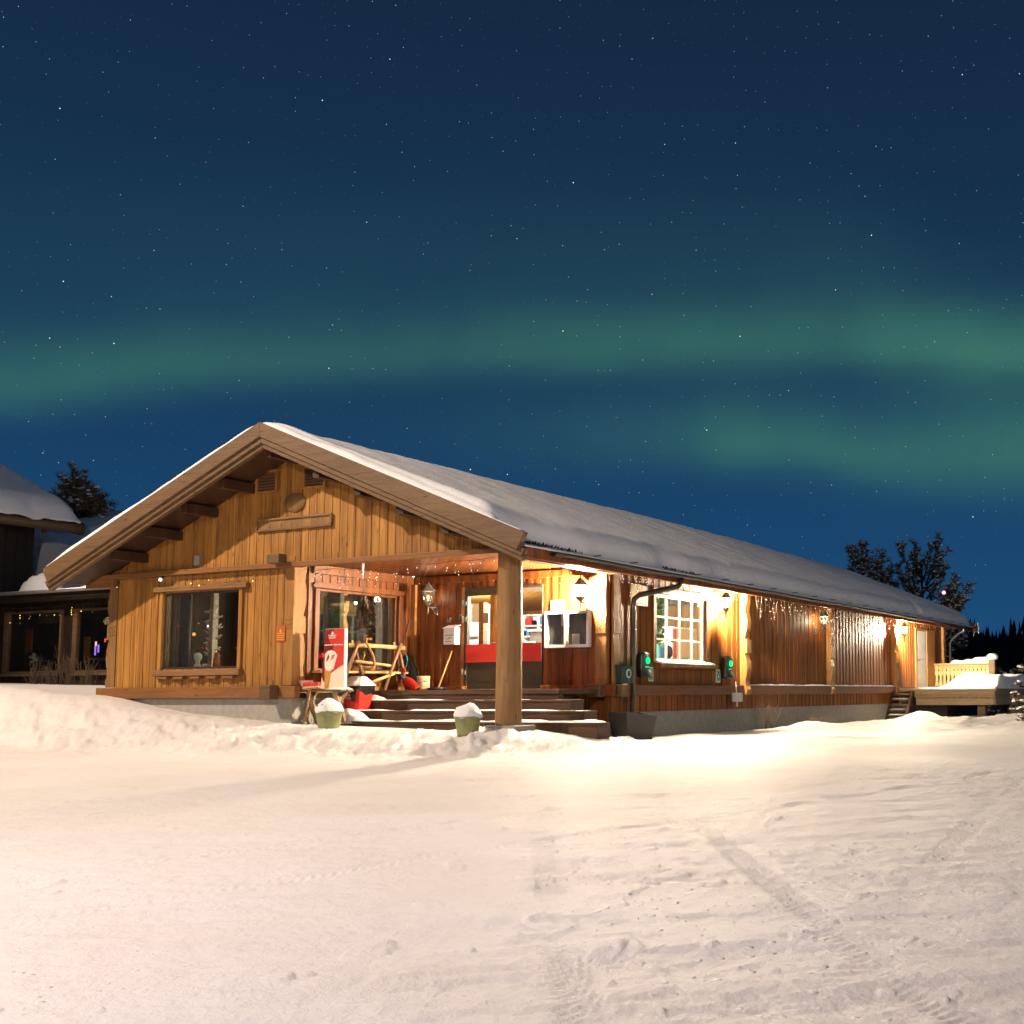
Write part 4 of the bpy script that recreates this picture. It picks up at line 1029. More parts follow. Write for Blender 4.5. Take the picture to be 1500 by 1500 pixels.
def charge_sign(label, px0, px1, py0, py1):
    a = onX(.06, px0, py0); b = onX(.06, px1, py1); y0, y1, z0, z1 = a[1], b[1], b[2], a[2]
    t = thing('charging_sign', label, 'sign', (.05, (y0+y1)/2, z0), 0, 'green charging signs on the side wall')
    m = MB(); m.box(.052, .062, y0, y1, z0, z1); m.build('panel', 'white_plastic', t, .002)
    m = MB(); m.box(.0625, .065, y0+.025, y1-.025, z0+.025, z1-.025); m.build('field', 'sign_green', t)
    m = MB(); w = y1-y0; h = z1-z0; cy = (y0+y1)/2; cz = z0+h*.72
    for i in range(18):
        a0 = 2*math.pi*i/20+.3; a1 = 2*math.pi*(i+1)/20+.3
        m.bar((.067, cy+w*.27*math.cos(a0), cz+h*.13*math.sin(a0)), (.067, cy+w*.27*math.cos(a1), cz+h*.13*math.sin(a1)), .002, .022, (1, 0, 0))
    m.prism([(.0665, cy+.02, z0+h*.60), (.0665, cy-.05, z0+h*.42), (.0665, cy, z0+h*.42), (.0665, cy-.03, z0+h*.28), (.0665, cy+.06, z0+h*.47), (.0665, cy+.01, z0+h*.47)], (-.0015, 0, 0))
    for k in range(2): m.box(.0655, .067, y0+.05, y1-.05, z0+h*(.10+k*.07), z0+h*(.13+k*.07))
    m.build('symbol', 'white_plastic', t)
charge_sign('green and white charging sign under the corner of the grid window', 950.5, 957, 977, 998)
charge_sign('green and white charging sign between the window sill and the right charging point', 1049, 1055, 980.5, 1000)
# fuse box on the carved post
p = onX(.24, 1081, 1022)
t = thing('fuse_box', 'white electric box on the wall below the first carved post', 'electric box', (.03, p[1], p[2]))
m = MB(); m.box(.17, .27, p[1]-.15, p[1]+.17, p[2]-.085, p[2]+.105); m.build('body', 'white_plastic', t, .01)
m = MB(); m.tube([(.21, p[1]+.02, p[2]-.08), (.21, p[1]+.02, p[2]-.19)], .02, 8); m.tube([(.21, p[1], p[2]+.09), (.20, p[1]-.03, p[2]+.34)], .012, 8); m.build('conduit', 'white_plastic', t)
m = MB(); m.box(.271, .274, p[1]-.11, p[1]+.13, p[2]-.06, p[2]+.08); m.build('cover', 'white_plastic', t, .003)

# ------------------------------------------------------------------ things on the porch and stairs
# picnic bench
bz = .17; t = thing('picnic_bench', 'weathered plank bench with crossed legs beside the stairs', 'bench', (-4.15, .35, -.5))
m = MB(); m.box(-4.66, -3.60, .16, .30, bz-.04, bz); m.box(-4.66, -3.60, .32, .46, bz-.04, bz); m.build('seat', 'grey_wood', t, .008)
for x in (-4.45, -3.85):
    m = MB(); m.bar((x, .10, -.62), (x, .42, bz-.04), .05, .09, (1, 0, 0)); m.build('leg', 'deck_wood', t)
    m = MB(); m.bar((x+.06, .55, -.62), (x+.06, .22, bz-.04), .05, .09, (1, 0, 0)); m.build('leg', 'deck_wood', t)
m = MB(); m.bar((-4.42, .52, -.50), (-3.75, .42, bz-.05), .05, .10, (0, 1, 0)); m.build('brace', 'deck_wood', t)
gx_, gy_, gz__ = ragged(-3.95, -3.61, .17, .45, bz+.004, .05, 91); sn_ = grid_mesh('bench_snow', gx_, gy_, gz__, 'snow', t, True, tuple(org(t)))
# tall ice cream poster, curved panel
p0 = onY(.31, 470, 1003); p1 = onY(.31, 504, 1003); q0 = onY(.31, 477, 921.5); q1 = onY(.31, 505.5, 921)
t = thing('ice_cream_poster', 'tall red poster panel with an ice cream cone standing on the bench', 'poster', (float(p0[0]+p1[0])/2, .31, bz))
def PP(u, v, d=0.):                                     # u,v on the panel
    x = (p0[0]+(p1[0]-p0[0])*u)*(1-v)+(q0[0]+(q1[0]-q0[0])*u)*v; z = bz+.012+(q0[2]-bz-.012)*v
    return (x, .31-.03*math.sin(math.pi*u)-d, z)
def panel(poly, d, mat, name, parent, sub=10, thick=.003):
    m = MB(); m.prism([PP(u, v, d) for u, v in poly], (0, thick, 0)); return m.build(name, mat, parent, fixn=True)
def strip(u0, u1, v0, v1, d, mat, name, par, thick=.003):
    m = MB(); n = 10
    for i in range(n):
        a, b = u0+(u1-u0)*i/n, u0+(u1-u0)*(i+1)/n
        m.add([PP(a, v0, d), PP(b, v0, d), PP(b, v1, d), PP(a, v1, d)], [(0, 1, 2, 3)], True)
    return m.build(name, mat, par, fixn=False)
m = MB(); n = 10
for i in range(n):
    a, b = i/n, (i+1)/n
    m.add([PP(a, 0), PP(b, 0), PP(b, 1), PP(a, 1), tuple(np.add(PP(a, 0), (0, .045, 0))), tuple(np.add(PP(b, 0), (0, .045, 0))), tuple(np.add(PP(b, 1), (0, .045, 0))), tuple(np.add(PP(a, 1), (0, .045, 0)))],
          [(0, 1, 2, 3), (7, 6, 5, 4), (3, 2, 6, 7), (4, 5, 1, 0)])
m.build('panel', 'cream', t)
m = MB(); e = PP(1, 0); f = PP(1, 1); m.prism([e, f, (f[0]+.012, f[1]+.045, f[2]), (e[0]+.012, e[1]+.045, e[2])], (.006, .0, 0)); m.build('side', 'white_plastic', t)
m = MB(); m.box(p0[0]-.02, p1[0]+.06, .27, .40, bz+.001, bz+.013); m.build('foot', 'zinc', t)
def curved(poly, d, mat, name, par):
    """flat colour field laid on the curved panel: fan cut into narrow vertical strips"""
    us = np.linspace(min(p[0] for p in poly), max(p[0] for p in poly), 26); m = MB()
    def yr(u):
        zs = []
        for (a, b), (c, e_) in zip(poly, poly[1:]+poly[:1]):
            if (a-u)*(c-u) <= 0 and a != c: zs.append(b+(e_-b)*(u-a)/(c-a))
        return (min(zs), max(zs)) if len(zs) >= 2 else None
    for a, b in zip(us[:-1], us[1:]):
        r0, r1 = yr(a+1e-4), yr(b-1e-4)
        if r0 and r1: m.add([PP(a, r0[0], d), PP(b, r1[0], d), PP(b, r1[1], d), PP(a, r0[1], d)], [(0, 1, 2, 3)], True)
    return m.build(name, mat, par, fixn=False)
curved([(.01, .20), (.12, .12), (.20, .10), (.40, .24), (.97, .40), (.97, .995), (.01, .995)], .002, 'red_banner', 'red_field', t)
curved([(.01, .20), (.12, .12), (.20, .10), (.40, .26), (.52, .42), (.50, .995), (.01, .995)], .003, 'dark_red', 'dark_field', t)
curved([(.22, .84), (.45, .72), (.66, .84), (.45, .96)], .004, 'red_plastic', 'diamond', t)
curved([(.20, .01), (.38, .01), (.48, .32), (.14, .32)], .005, 'cone_orange', 'cone', t)
ic = curved([(.13, .36), (.22, .31), (.42, .29), (.58, .33), (.72, .56), (.60, .62), (.45, .64), (.25, .63), (.10, .58)], .006, 'ice_white', 'ice_cream', t)
curved([(.20, .48), (.24, .45), (.36, .52), (.30, .58)], .008, 'dark_red', 'berry_sauce', t)
curved([(.44, .47), (.56, .50), (.62, .57), (.48, .56)], .008, 'salmon', 'berry_sauce', t)
curved([(.38, .915), (.42, .905), (.50, .905), (.52, .92), (.45, .96)], .007, 'white_plastic', 'flame', t)
xd = Vector(PP(.7, .87))-Vector(PP(.2, .87)); xd.y = 0
text('lettering', 'HENNIG', .048, 'white_plastic', t, PP(.45, .882, .008), xd, (0, 0, 1))
text('lettering', 'OLSEN', .048, 'white_plastic', t, PP(.45, .845, .008), xd, (0, 0, 1))
m = MB()
for u0_, u1_ in ((.03, .20), (.22, .35), (.37, .47), (.53, .70), (.72, .85), (.87, .93)): m.prism([PP(u0_, .722, .006), PP(u1_, .722, .006), PP(u1_, .738, .006), PP(u0_, .738, .006)], (0, .002, 0))
m.build('print', 'white_plastic', t)
# waste bin
yb = 1.0; p = onY(yb, 523.5, 1043); w = .235
t = thing('swing_bin', 'red swing lid bin with a black sack and white lid on the stairs', 'bin', (float(p[0]), yb, -.20))
bx, by, b0 = p[0], yb, -.195
def rect(sx_, sy_, z): return [(bx-sx_, by-sy_, z), (bx+sx_, by-sy_, z), (bx+sx_, by+sy_, z), (bx-sx_, by+sy_, z)]
def loft(rings, m):
    vs = [q for r in rings for q in r]; n = 4
    m.add(vs, [(i*n+j, i*n+(j+1) % n, (i+1)*n+(j+1) % n, (i+1)*n+j) for i in range(len(rings)-1) for j in range(n)]+[(3, 2, 1, 0), tuple((len(rings)-1)*n+j for j in range(n))])
    return m
zt = onY(yb-.17, 523, 1005)[2]
loft([rect(.17, .14, b0), rect(.215, .175, zt-.005)], MB()).build('body', 'red_plastic', t, .02)
m = MB(); n = 44; ring = []                              # sack folded over the rim
for i in range(n):
    s_ = i/n*4; k = int(s_); f = s_-k; cs = [(-1, -1), (1, -1), (1, 1), (-1, 1)]; a, b = cs[k], cs[(k+1) % 4]
    ring.append((a[0]+(b[0]-a[0])*f, a[1]+(b[1]-a[1])*f))
low = [(.135+.018*math.sin(i*.9)+.02*math.sin(i*.43)+(.13 if i in (6, 7, 8) else 0)-(.07 if i in (9, 10) else 0)) for i in range(n)]
vs = []
for lv in (0., .5, 1.):
    for i, (u, v) in enumerate(ring):
        z = zt-low[i]*lv; q = .215-(zt-z)*.09; vs.append((bx+u*(q+.008+.006*math.sin(i*2.3)*lv), by+v*(q*.82+.008+.006*math.cos(i*2.9)*lv), z+.004))
m.add(vs, [(r*n+i, r*n+(i+1) % n, (r+1)*n+(i+1) % n, (r+1)*n+i) for r in range(2) for i in range(n)], True); m.build('sack', 'bag_black', t, fixn=False)
m = MB(); loft([rect(.235, .195, zt+.006), rect(.235, .195, zt+.035)], m)
loft([rect(.225, .185, zt+.036), rect(.15, .06, zt+.165), rect(.12, .04, zt+.175)], m); lid = m.build('lid', 'white_plastic', t, .012)
m = MB(); m.prism([(bx-.15, by-.172, zt+.05), (bx+.15, by-.172, zt+.05), (bx+.10, by-.085, zt+.15), (bx-.10, by-.085, zt+.15)], (0, -.006, .004)); m.build('flap', 'white_plastic', lid)
q = .190; zy = b0+.20
text('lettering', 'HENNIG', .052, 'white_plastic', t, (bx-.04, by-.166, zy+.062), (1, 0, 0), (0, -.06, 1), .002)
text('lettering', 'OLSEN', .052, 'white_plastic', t, (bx-.04, by-.163, zy+.008), (1, 0, 0), (0, -.06, 1), .002)
m = MB()
for i in range(9):
    a0 = math.pi+math.pi*i/9; a1 = math.pi+math.pi*(i+1)/9
    m.bar((bx-.04+.045*math.cos(a0), by-.174, zy+.125+.03*math.sin(a0)), (bx-.04+.045*math.cos(a1), by-.174, zy+.125+.03*math.sin(a1)), .003, .010, (0, 1, 0))
m.build('emblem', 'white_plastic', t)
# two planters heaped with snow
def planter(label, px, y, pyc, r, sq):
    c = onY(y, px, pyc); cx, cz = c[0], c[2]; h = .30
    t = thing('flower_pot', label, 'planter', (cx, y, cz-h/2), 0, 'green pots in front of the stairs')
    m = MB(); m.lathe([(r*.74, -h*.5), (r*.80, -h*.3), (r*.97, h*.42), (r*1.04, h*.44), (r*1.04, h*.5), (r*.95, h*.5)], (cx, y, cz), 28); m.build('pot', 'pot_green', t)
    m = MB(); m.lathe([(r*1.02, h*.46), (r*1.06, h*.56), (r*.98, h*.74), (r*.80, h*.95), (r*.5, h*1.09), (r*.2, h*1.15), (.001, h*1.16)], (cx, y, cz), 26, cap=False)
    m.v = [(x+.014*math.sin(z*31+x*23), yy, z+.018*math.sin(x*17+yy*13)) for x, yy, z in m.v]; m.build('snow_cap', 'snow', t)
    rs = random.Random(int(px)); m = MB()
    for i in range(26):
        a = rs.uniform(3.2, 5.2); rr_ = r*rs.uniform(.80, .97); z = cz+h*rs.uniform(.62, .9)
        m.octa((cx+rr_*math.cos(a), y+rr_*math.sin(a), z), .018*rs.random())
    m.build('soil', 'turf', t)
planter('green round pot heaped with snow at the left end of the stairs', 482, -.35, 1055, .215, 1)
planter('green round pot heaped with snow beside the corner log', 685, -.55, 1064, .20, 1)
# brooms
def broom(label, head, foot, hd, hl, mat_b, tilt, group='red brooms leaning by the bench', mats='pale_wood', up=True):
    head, foot = Vector(head), Vector(foot); t = thing('broom', label, 'broom', foot, 0, group)
    m = MB(); m.tube([foot, foot.lerp(head, .5), head], [.013, .013, .012], 8); m.build('handle', 'stick_wood', t)
    hd = Vector(hd).normalized(); d = (head-foot).normalized()
    m = MB(); m.bar(head-hd*hl/2, head+hd*hl/2, .06, .035, d); m.build('block', mats, t, .006)
    m = MB(); rs = random.Random(4); n = 16
    for i in range(n):
        for j in range(4):
            b = head+hd*hl*((i+.5)/n-.5)*.98+d*.017; s_ = d.cross(hd).normalized(); b = b+s_*(j-1.5)*.014
            tip = b+d*rs.uniform(.06, .085)+s_*(j-1.5)*.010+hd*rs.uniform(-.008, .008); m.tube([b, tip], [.012, .010], 5, smooth=False)
    m.build('bristles', mat_b, t)
hA = onY(-.1, 456, 1007.5); broom('red bristled broom standing upside down in front of the bench', hA, onY(-.35, 446, 1056), (1, 0, .06), .36, 'bristle_red', 0)
fB = onY(.05, 464, 1052); broom('pink bristled broom standing upside down behind the front broom', onY(.12, 450, 1004), fB, (1, 0, .02), .26, 'bristle_pink', 0)
hC = onY(.6, 461, 968); broom('large flat red broom leaning behind the poster', (hC[0], .6, hC[2]), (hC[0]-.12, .75, -.1), (1, 0, .22), .46, 'red_plastic', 0, mats='dark_red')
# wooden rack with trestle legs and crooked antler like handle
def at(px, py, y=1.9): p = onY(y, px, py); return Vector(p)
t = thing('trestle_rack', 'rough wooden trestle with round rails and crooked sticks below the porch window', 'rack', (float(at(545, 1000)[0]), 1.9, ZF))
TX = -4.15
def rk(px, py, y): p = onY(y, px, py); return Vector((p[0], y, p[2]))
def stick(name, pts, r0, r1, mat='pale_wood'):
    m = MB(); m.tube(pts, list(np.linspace(r0, r1, len(pts))), 9); return m.build(name, mat, t)
XR = -4.05
def rx(px, py, x=XR): p = onX(x, px, py); return Vector(p)
A0, A1 = rx(509, 945), rx(592, 949.5)
stick('rail', [A0, A0.lerp(A1, .5)+Vector((0, 0, .01)), A1], .042, .038)
stick('rail', [rx(520, 968.5, XR+.06), rx(575, 975.5, XR+.06)], .028, .026)
stick('rail', [rx(543, 1000, XR+.1), rx(577, 987, XR+.1)], .030, .026)
stick('leg', [rx(526, 939, XR+.08), rx(519, 958, XR+.08), rx(506, 991, XR+.12)], .030, .034, 'stick_wood')
stick('leg', [rx(520, 948, XR-.04), rx(525, 968, XR-.02), rx(532, 993, XR)], .026, .034, 'grey_wood')
stick('leg', [rx(588, 943, XR+.08), rx(578, 968, XR+.08), rx(563, 1011, XR+.12)], .034, .030, 'stick_wood')
stick('leg', [rx(584, 950, XR-.04), rx(590, 975, XR-.02), rx(594, 1008, XR)], .028, .030, 'stick_wood')
stick('peg', [rx(515, 947), rx(516, 938)], .022, .018); stick('peg', [rx(578, 948), rx(577, 941)], .022, .018)
stick('crook', [rx(544, 936, XR+.1), rx(537, 935, XR+.1), rx(536, 941, XR+.1), rx(541, 949, XR+.1), rx(547, 962, XR+.1), rx(549, 974, XR+.1), rx(546, 982, XR+.1), rx(541, 981, XR+.1)], .022, .024, 'honey_wood')
stick('crook', [rx(533, 954, XR), rx(534, 960, XR), rx(531, 967, XR), rx(533, 968, XR)], .018, .018, 'honey_wood')
# ledge bench inside the porch under the window
t = thing('wall_bench', 'plank bench along the porch wall below the window, partly behind the trestle', 'bench', (XI+.25, 1.4, ZF))
m = MB(); m.box(XI+.05, XI+.42, .35, 2.35, .46, .50); m.build('seat', 'pale_wood', t, .006)
for y in (.6, 2.1):
    m = MB(); m.box(XI+.10, XI+.36, y, y+.06, ZF, .459); m.build('leg', 'red_wall', t, .005)
m = MB(); m.tube([(XI+.28, 1.0, .545), (XI+.28, 1.55, .545)], .05, 14); m.build('log', 'honey_wood', t)
# child's sled leaning on the wall, with rope and a red seat pad
t = thing('sledge', "black plastic child's sledge on end against the wall, with a blue rope", 'sledge', (-4.05, 2.45, ZF))
prof = []
c0 = at(602, 1010, 2.25); c1 = at(592, 957, 2.62)
m = MB(); nL, nW = 16, 11; d = (c1-c0); L = d.length; dx_ = Vector((1, .12, 0)).normalized(); nn = d.normalized().cross(dx_)
vs = []
for i in range(nL+1):
    f = i/nL; wid = .185*(math.sin(math.pi*(f*.86+.07))**.42)
    for j in range(nW):
        u = j/(nW-1)*2-1; dep = .10*(abs(u)**3)+.06*(f < .15)*(1-f/.15)+.05*(f > .9)*((f-.9)/.1)
        vs.append(c0+d*f+dx_*wid*u-nn*(-dep))
fs = [(i*nW+j, i*nW+j+1, (i+1)*nW+j+1, (i+1)*nW+j) for i in range(nL) for j in range(nW-1)]
vs2 = [Vector(v)-nn*(-.0) for v in vs]
m.add(vs, fs, True); o = m.build('hull', 'sled_black', t, fixn=False); sd = o.modifiers.new('s', 'SOLIDIFY'); sd.thickness = .018
def sl(f, u, lift=.0): return c0+d*f+dx_*u+nn*lift
fr = -1 if (nn.y > 0) else 1
m = MB(); m.tube([sl(.97, .02, .1*fr*-1*-1), sl(.90, .07, .06*fr), sl(.75, .06, .05*fr), sl(.62, .03, .06*fr), sl(.50, -.04, .05*fr), sl(.36, -.06, .05*fr)], .010, 8); m.build('rope', 'rope_blue', t)
t2 = thing('toy_shovel', 'red plastic snow shovel with round grip lying in the sledge', 'shovel', tuple(at(602, 1000, 2.15)))
g0 = at(590, 983, 2.16)
m = MB(); ringp = [g0+Vector((.055*math.cos(a), 0, .055*math.sin(a))) for a in np.linspace(-.3, math.pi+.9, 12)]; m.tube(ringp, .02, 8); m.build('grip', 'red_plastic', t2)
m = MB(); m.tube([at(586, 986, 2.16), at(590, 993, 2.15), at(594, 1000, 2.14)], .018, 8); m.build('shaft', 'toy_blue', t2)
b0_, b1_ = at(590.5, 996, 2.13), at(609, 1010, 2.05)
m = MB(); n = 9; vs = []; ax_ = (b1_-b0_); sd_ = Vector((.55, 0, .62)).normalized()
for i in range(n):
    f = i/(n-1)
    for j in range(7):
        u = j/6*2-1; vs.append(b0_+ax_*f+sd_*u*(.055+.05*math.sin(math.pi*min(1, f*.8+.15)))+Vector((0, .05*u*u, 0)))
m.add(vs, [(i*7+j, i*7+j+1, (i+1)*7+j+1, (i+1)*7+j) for i in range(n-1) for j in range(6)], True); o = m.build('blade', 'red_plastic', t2, fixn=False); sd = o.modifiers.new('s', 'SOLIDIFY'); sd.thickness = .012
# birch log
a = onY(2.30, 619.5, 990.5); w = .118
t = thing('birch_log', 'short pale birch log standing upright by the entrance', 'log', (float(a[0]), 2.32, ZF))
m = MB(); n = 26; zs = np.linspace(ZF, a[2], 8)
m.lathe([(w*(1+.015*math.sin(k*2.1)), z) for k, z in enumerate(zs)], (a[0], 2.32, 0), n)
mt, tt, bb_ = newmat('birch'); tcb = tt.node('ShaderNodeTexCoord').outputs['Object']
k_ = tt.rng(tt.noise(tt.vmath('MULTIPLY', tcb, (6, 6, 26)), 1.3, 4), .56, .66); k2 = tt.rng(tt.noise(tcb, 6, 3), .4, .7)
tt.put(bb_.inputs['Base Color'], tt.mix(k_, tt.mix(k2, (.62, .50, .33, 1), (.50, .32, .15, 1)), (.08, .05, .03, 1))); bb_.inputs['Roughness'].default_value = .8
m.build('bark', 'birch', t)
m = MB(); m.lathe([(w*.93, 0), (w*.90, .004), (.001, .004)], (a[0], 2.32, a[2]), n, cap=False); m.build('end_grain', 'pale_wood', t)
# push broom by the door in a dark dish
f = onY(2.35, 642, 1009); h = onY(2.80, 662, 954)
t = thing('scrubber', 'long pale broomstick slanting out of a low black dish beside the door', 'broom', tuple(f))
m = MB(); m.tube([f+np.array([0, 0, .02]), h], [.017, .016], 10); m.build('stick', 'pale_wood', t)
m = MB(); m.lathe([(.17, 0), (.19, .05), (.175, .052), (.15, .015)], (f[0]-.02, 2.35, ZF), 24); m.build('dish', 'black_plastic', t)
# boot scraper rail / low board left of the door
a = onY(DP-.16, 607, 1006); b = onY(DP-.16, 678, 1004)
t = thing('skirting_board', 'low wooden board along the wall foot between log and door', 'board', ((a[0]+b[0])/2, DP-.1, ZF))
m = MB(); m.box(a[0]-.9, b[0], DP-.19, DP-.036, ZF+.002, ZF+.075); m.build('board', 'red_wall', t, .006)
# long thin stick in the porch corner
t = thing('walking_stick', 'thin dark stick leaning in the porch corner', 'stick', tuple(onY(2.6, 580, 1000)))
m = MB(); m.tube([onX(XI+.12, 589, 945), onX(XI+.06, 596, 921), onX(XI+.05, 600, 905)], .012, 7); m.tube([onX(XI+.3, 580, 1005), onX(XI+.12, 589, 945)], .012, 7); m.build('stick', 'dark_metal', t)
# black tub by the downpipe
t = thing('plastic_tub', 'black tapered plastic tub standing in the snow by the downpipe', 'tub', (.78, 2.75, -.66))
rim = [Vector(onX(.36, 890, 1042)), Vector((.42, 3.25, -.235)), Vector((1.12, 3.0, -.28)), Vector((.98, 2.25, -.27))]
zr = -.25
P4 = [onZ(zr, 0, 0)]
R4 = [(.32, 2.34), (.45, 3.18), (1.14, 2.62), (.80, 2.2)]
def ringz(k, z, dx=0., dy=0.): cx, cy = .66, 2.62; return [(cx+(x-cx)*k+dx, cy+(y-cy)*k+dy, z) for x, y in R4]
zz = [-.24, -.26, -.32, -.25]
r1 = [(x, y, z) for (x, y), z in zip(R4, zz)]; r0 = ringz(.80, -.72); i1 = [(x, y, z-.005) for (x, y, _), z in zip(ringz(.95, 0), zz)]; i0 = ringz(.74, -.66)
m = MB(); loft([r0, r1, i1, i0], m); m.build('tub', 'tub_black', t, .012)
mound('tub_snow', .72, 2.25, .22, .12, -.70, .07, 8, t)

# ------------------------------------------------------------------ inside the dining room and the shop
def box_thing(name, label, cat, x0, x1, y0, y1, z0, z1, mat, group=None, bev=.01):
    t = thing(name, label, cat, ((x0+x1)/2, (y0+y1)/2, z0), 0, group); m = MB(); m.box(x0, x1, y0, y1, z0, z1); m.build('body', mat, t, bev); return t
def curtain(label, x0, x1, y, mat, z0=ZF+.01, z1=2.3, axis='x', group='curtains in the front window'):
    t = thing('curtain', label, 'curtain', (x0, y, z0) if axis == 'x' else (y, x0, z0), 0, group); m = MB(); n = 60; vs = []
    for zi in range(6):
        z = z0+(z1-z0)*zi/5
        for i in range(n+1):
            u = x0+(x1-x0)*i/n; w = .028*math.sin(i*1.15)*(1+.2*math.sin(zi+i*.2)); vs.append((u, y+w, z) if axis == 'x' else (y+w, u, z))
    m.add(vs, [(r*(n+1)+i, r*(n+1)+i+1, (r+1)*(n+1)+i+1, (r+1)*(n+1)+i) for r in range(5) for i in range(n)], True); m.build('cloth', mat, t, fixn=False)
a = onY(.28, 244, 900)[0]; b = onY(.28, 259, 900)[0]; c = onY(.32, 277, 900)[0]
curtain('cream curtain at the left edge of the big front window', a-.15, b, .28, 'curtain_cream'); curtain('grey curtain next to the cream one in the front window', b, c, .36, 'curtain_grey')
p = onY(.9, 313, 900)[0]
t = thing('garland_post', 'pale post wound with a white twig garland inside the front window', 'post', (p, .9, ZF)); m = MB(); m.box(p-.06, p+.06, .84, .96, ZF, 2.35); m.build('post', 'cream', t, .01)
rs = random.Random(2); m = MB()
for i in range(46):
    a = i*.7; z = .75+i*.022; m.tube([(p+.09*math.cos(a), .9+.09*math.sin(a), z), (p+rs.uniform(.08, .17)*math.cos(a), .9+.17*math.sin(a), z+rs.uniform(-.03, .07))], [.02, .012], 6)
m.build('garland', 'paper', t)
a = onY(.5, 281, 948); t = thing('tripod', 'small steel tripod standing inside the front window', 'tripod', tuple(a))
m = MB(); zb_ = .60
for (px, ) in ((264,), (278,), (290,)): q = onY(.5+.02*(px-270)/10, px, 976); m.tube([a, (q[0], q[1], zb_)], .011, 7)
m.build('legs', 'zinc', t); m = MB(); m.tube([a, (a[0], a[1], a[2]+.10)], .02, 8); m.build('head', 'dark_metal', t)
box_thing('window_shelf', 'dark shelf board inside the front window', 'shelf', -7.72, -5.82, .14, .75, .535, .585, 'sill_wood')
def figure(label, px, y, py0, py1, prof, mat, cat, name):
    a = onY(y, px, py0); b = onY(y, px, py1); t = thing(name, label, cat, (a[0], y, b[2])); h = a[2]-b[2]
    m = MB(); m.lathe([(r*h, z*h) for r, z in prof], (a[0], y, b[2]), 16); m.build('body', mat, t)
figure('white bust figurine inside the front window', 290, .42, 956, 977, [(.22, 0), (.24, .1), (.12, .25), (.15, .4), (.26, .6), (.28, .8), (.15, .97), (.01, 1)], 'paper', 'figurine', 'figurine')
figure('white ball inside the front window', 300.5, .40, 972, 977.5, [(.5, 0), (.8, .3), (.8, .6), (.45, .92), (.01, 1)], 'paper', 'ball', 'ornament_ball')
figure('reddish brown vase inside the front window', 318, .42, 956, 976.5, [(.30, 0), (.27, .3), (.20, .7), (.16, .95), (.18, 1)], 'sign_orange', 'vase', 'vase')
for px, py, y, lab in ((284, 929, 1.4, 'orange globe lamp glowing inside the front window'), (305, 917, 1.8, 'small pale lamp inside the front window')):
    a = onY(y, px, py); t = thing('globe_lamp', lab, 'lamp', tuple(a)); m = MB(); m.ball(a, .035 if px < 300 else .025, 12, 8); m.build('globe', 'lamp_orange' if px < 300 else 'bulb_soft', t); m = MB(); m.tube([a, a+np.array([0, 0, 2.40-a[2]])], .005, 5); m.build('cord', 'dark_metal', t)
rs = random.Random(12)
for i, (px, py) in enumerate(((261, 917), (274, 920), (279, 917), (297, 949), (303, 948), (346, 949), (291, 913))):
    a = onY(.7, px, py); t = thing('candle_light', ['small red candle light left in the front window', 'small pink light beside the orange globe lamp', 'small amber light above the orange globe lamp', 'pink light beside the garland post', 'pink light touching the garland post', 'lone pink light right in the front window', 'small pink light over the tripod'][i], 'light', tuple(a), 0, 'small lights in the front window')
    m = MB(); m.ball(a, .012, 8, 6); m.build('flame', ['neon_red', 'neon_red', 'lamp_orange', 'neon_red', 'neon_red', 'neon_red', 'lamp_orange'][i], t)
lamp('room_glow', (-6.0, 2.0, 2.1), 3, (1, .76, .5), .15); lamp('room_glow', (-6.6, 7.0, 2.1), 900, (1, .76, .46), .15)
lamp('room_glow', (-5.2, 3.6, 2.2), 280, (1, .82, .58), .1)
# seen through the porch window: inner doors, curtain, stone pillar with greenery
t = thing('inner_door', 'grey framed glazed double door seen through the porch window', 'door', (-6.3, 3.25, ZF)); y = 3.6
a0, a1, a2, a3, a4 = [onY(y, px, 900)[0] for px in (463, 471, 479, 488, 524)]; zt_ = onY(y, 490, 873)[2]; zt2 = onY(y, 490, 881)[2]
m = MB(); m.box(a0-.4, a1, y, y+.06, ZF, zt_); m.box(a2, a3, y, y+.06, ZF, zt_); m.box(a1, a2, y, y+.06, zt2, zt_); m.box(a3, a4+.5, y, y+.06, zt2, zt_); m.box(a4+.3, a4+.5, y, y+.06, ZF, zt2); m.build('frame', 'grey_paint', t, .008)
m = MB(); m.box(a1, a2, y+.02, y+.026, ZF, zt2); m.box(a3, a4+.3, y+.02, y+.026, ZF, zt2); m.build('pane', 'pane', t)
def foliage(name, label, cat, c, sx_, sz_, n, mat, size=.05, seed=1, sy_=None):
    rs = random.Random(seed); m = MB(); sy_ = sy_ or sx_
    for i in range(n):
        p = Vector((c[0]+rs.gauss(0, .45)*sx_, c[1]+rs.gauss(0, .45)*sy_, c[2]+rs.uniform(-1, 1)*sz_)); d1 = Vector((rs.uniform(-1, 1), rs.uniform(-1, 1), rs.uniform(-1, 1))).normalized(); d2 = d1.orthogonal().normalized(); s_ = size*rs.uniform(.6, 1.3)
        m.add([p-d1*s_, p+d2*s_*.4, p+d1*s_, p-d2*s_*.4], [(0, 1, 2, 3)])
    t = thing(name, label, cat, (c[0], c[1], c[2]-sz_)); m.build('leaves', mat, t, fixn=False)
    m = MB(); m.tube([(c[0], c[1], c[2]-sz_), (c[0], c[1], c[2]+sz_*.8)], .012, 6); m.build('stem', 'twig', t)
pc = onY(2.6, 528, 905); t = thing('stone_pillar', 'rough stone pillar seen through the porch window', 'pillar', (pc[0], 2.6, ZF))
m = MB(); zs = np.linspace(ZF, 2.41, 26); n = 24; vs = []
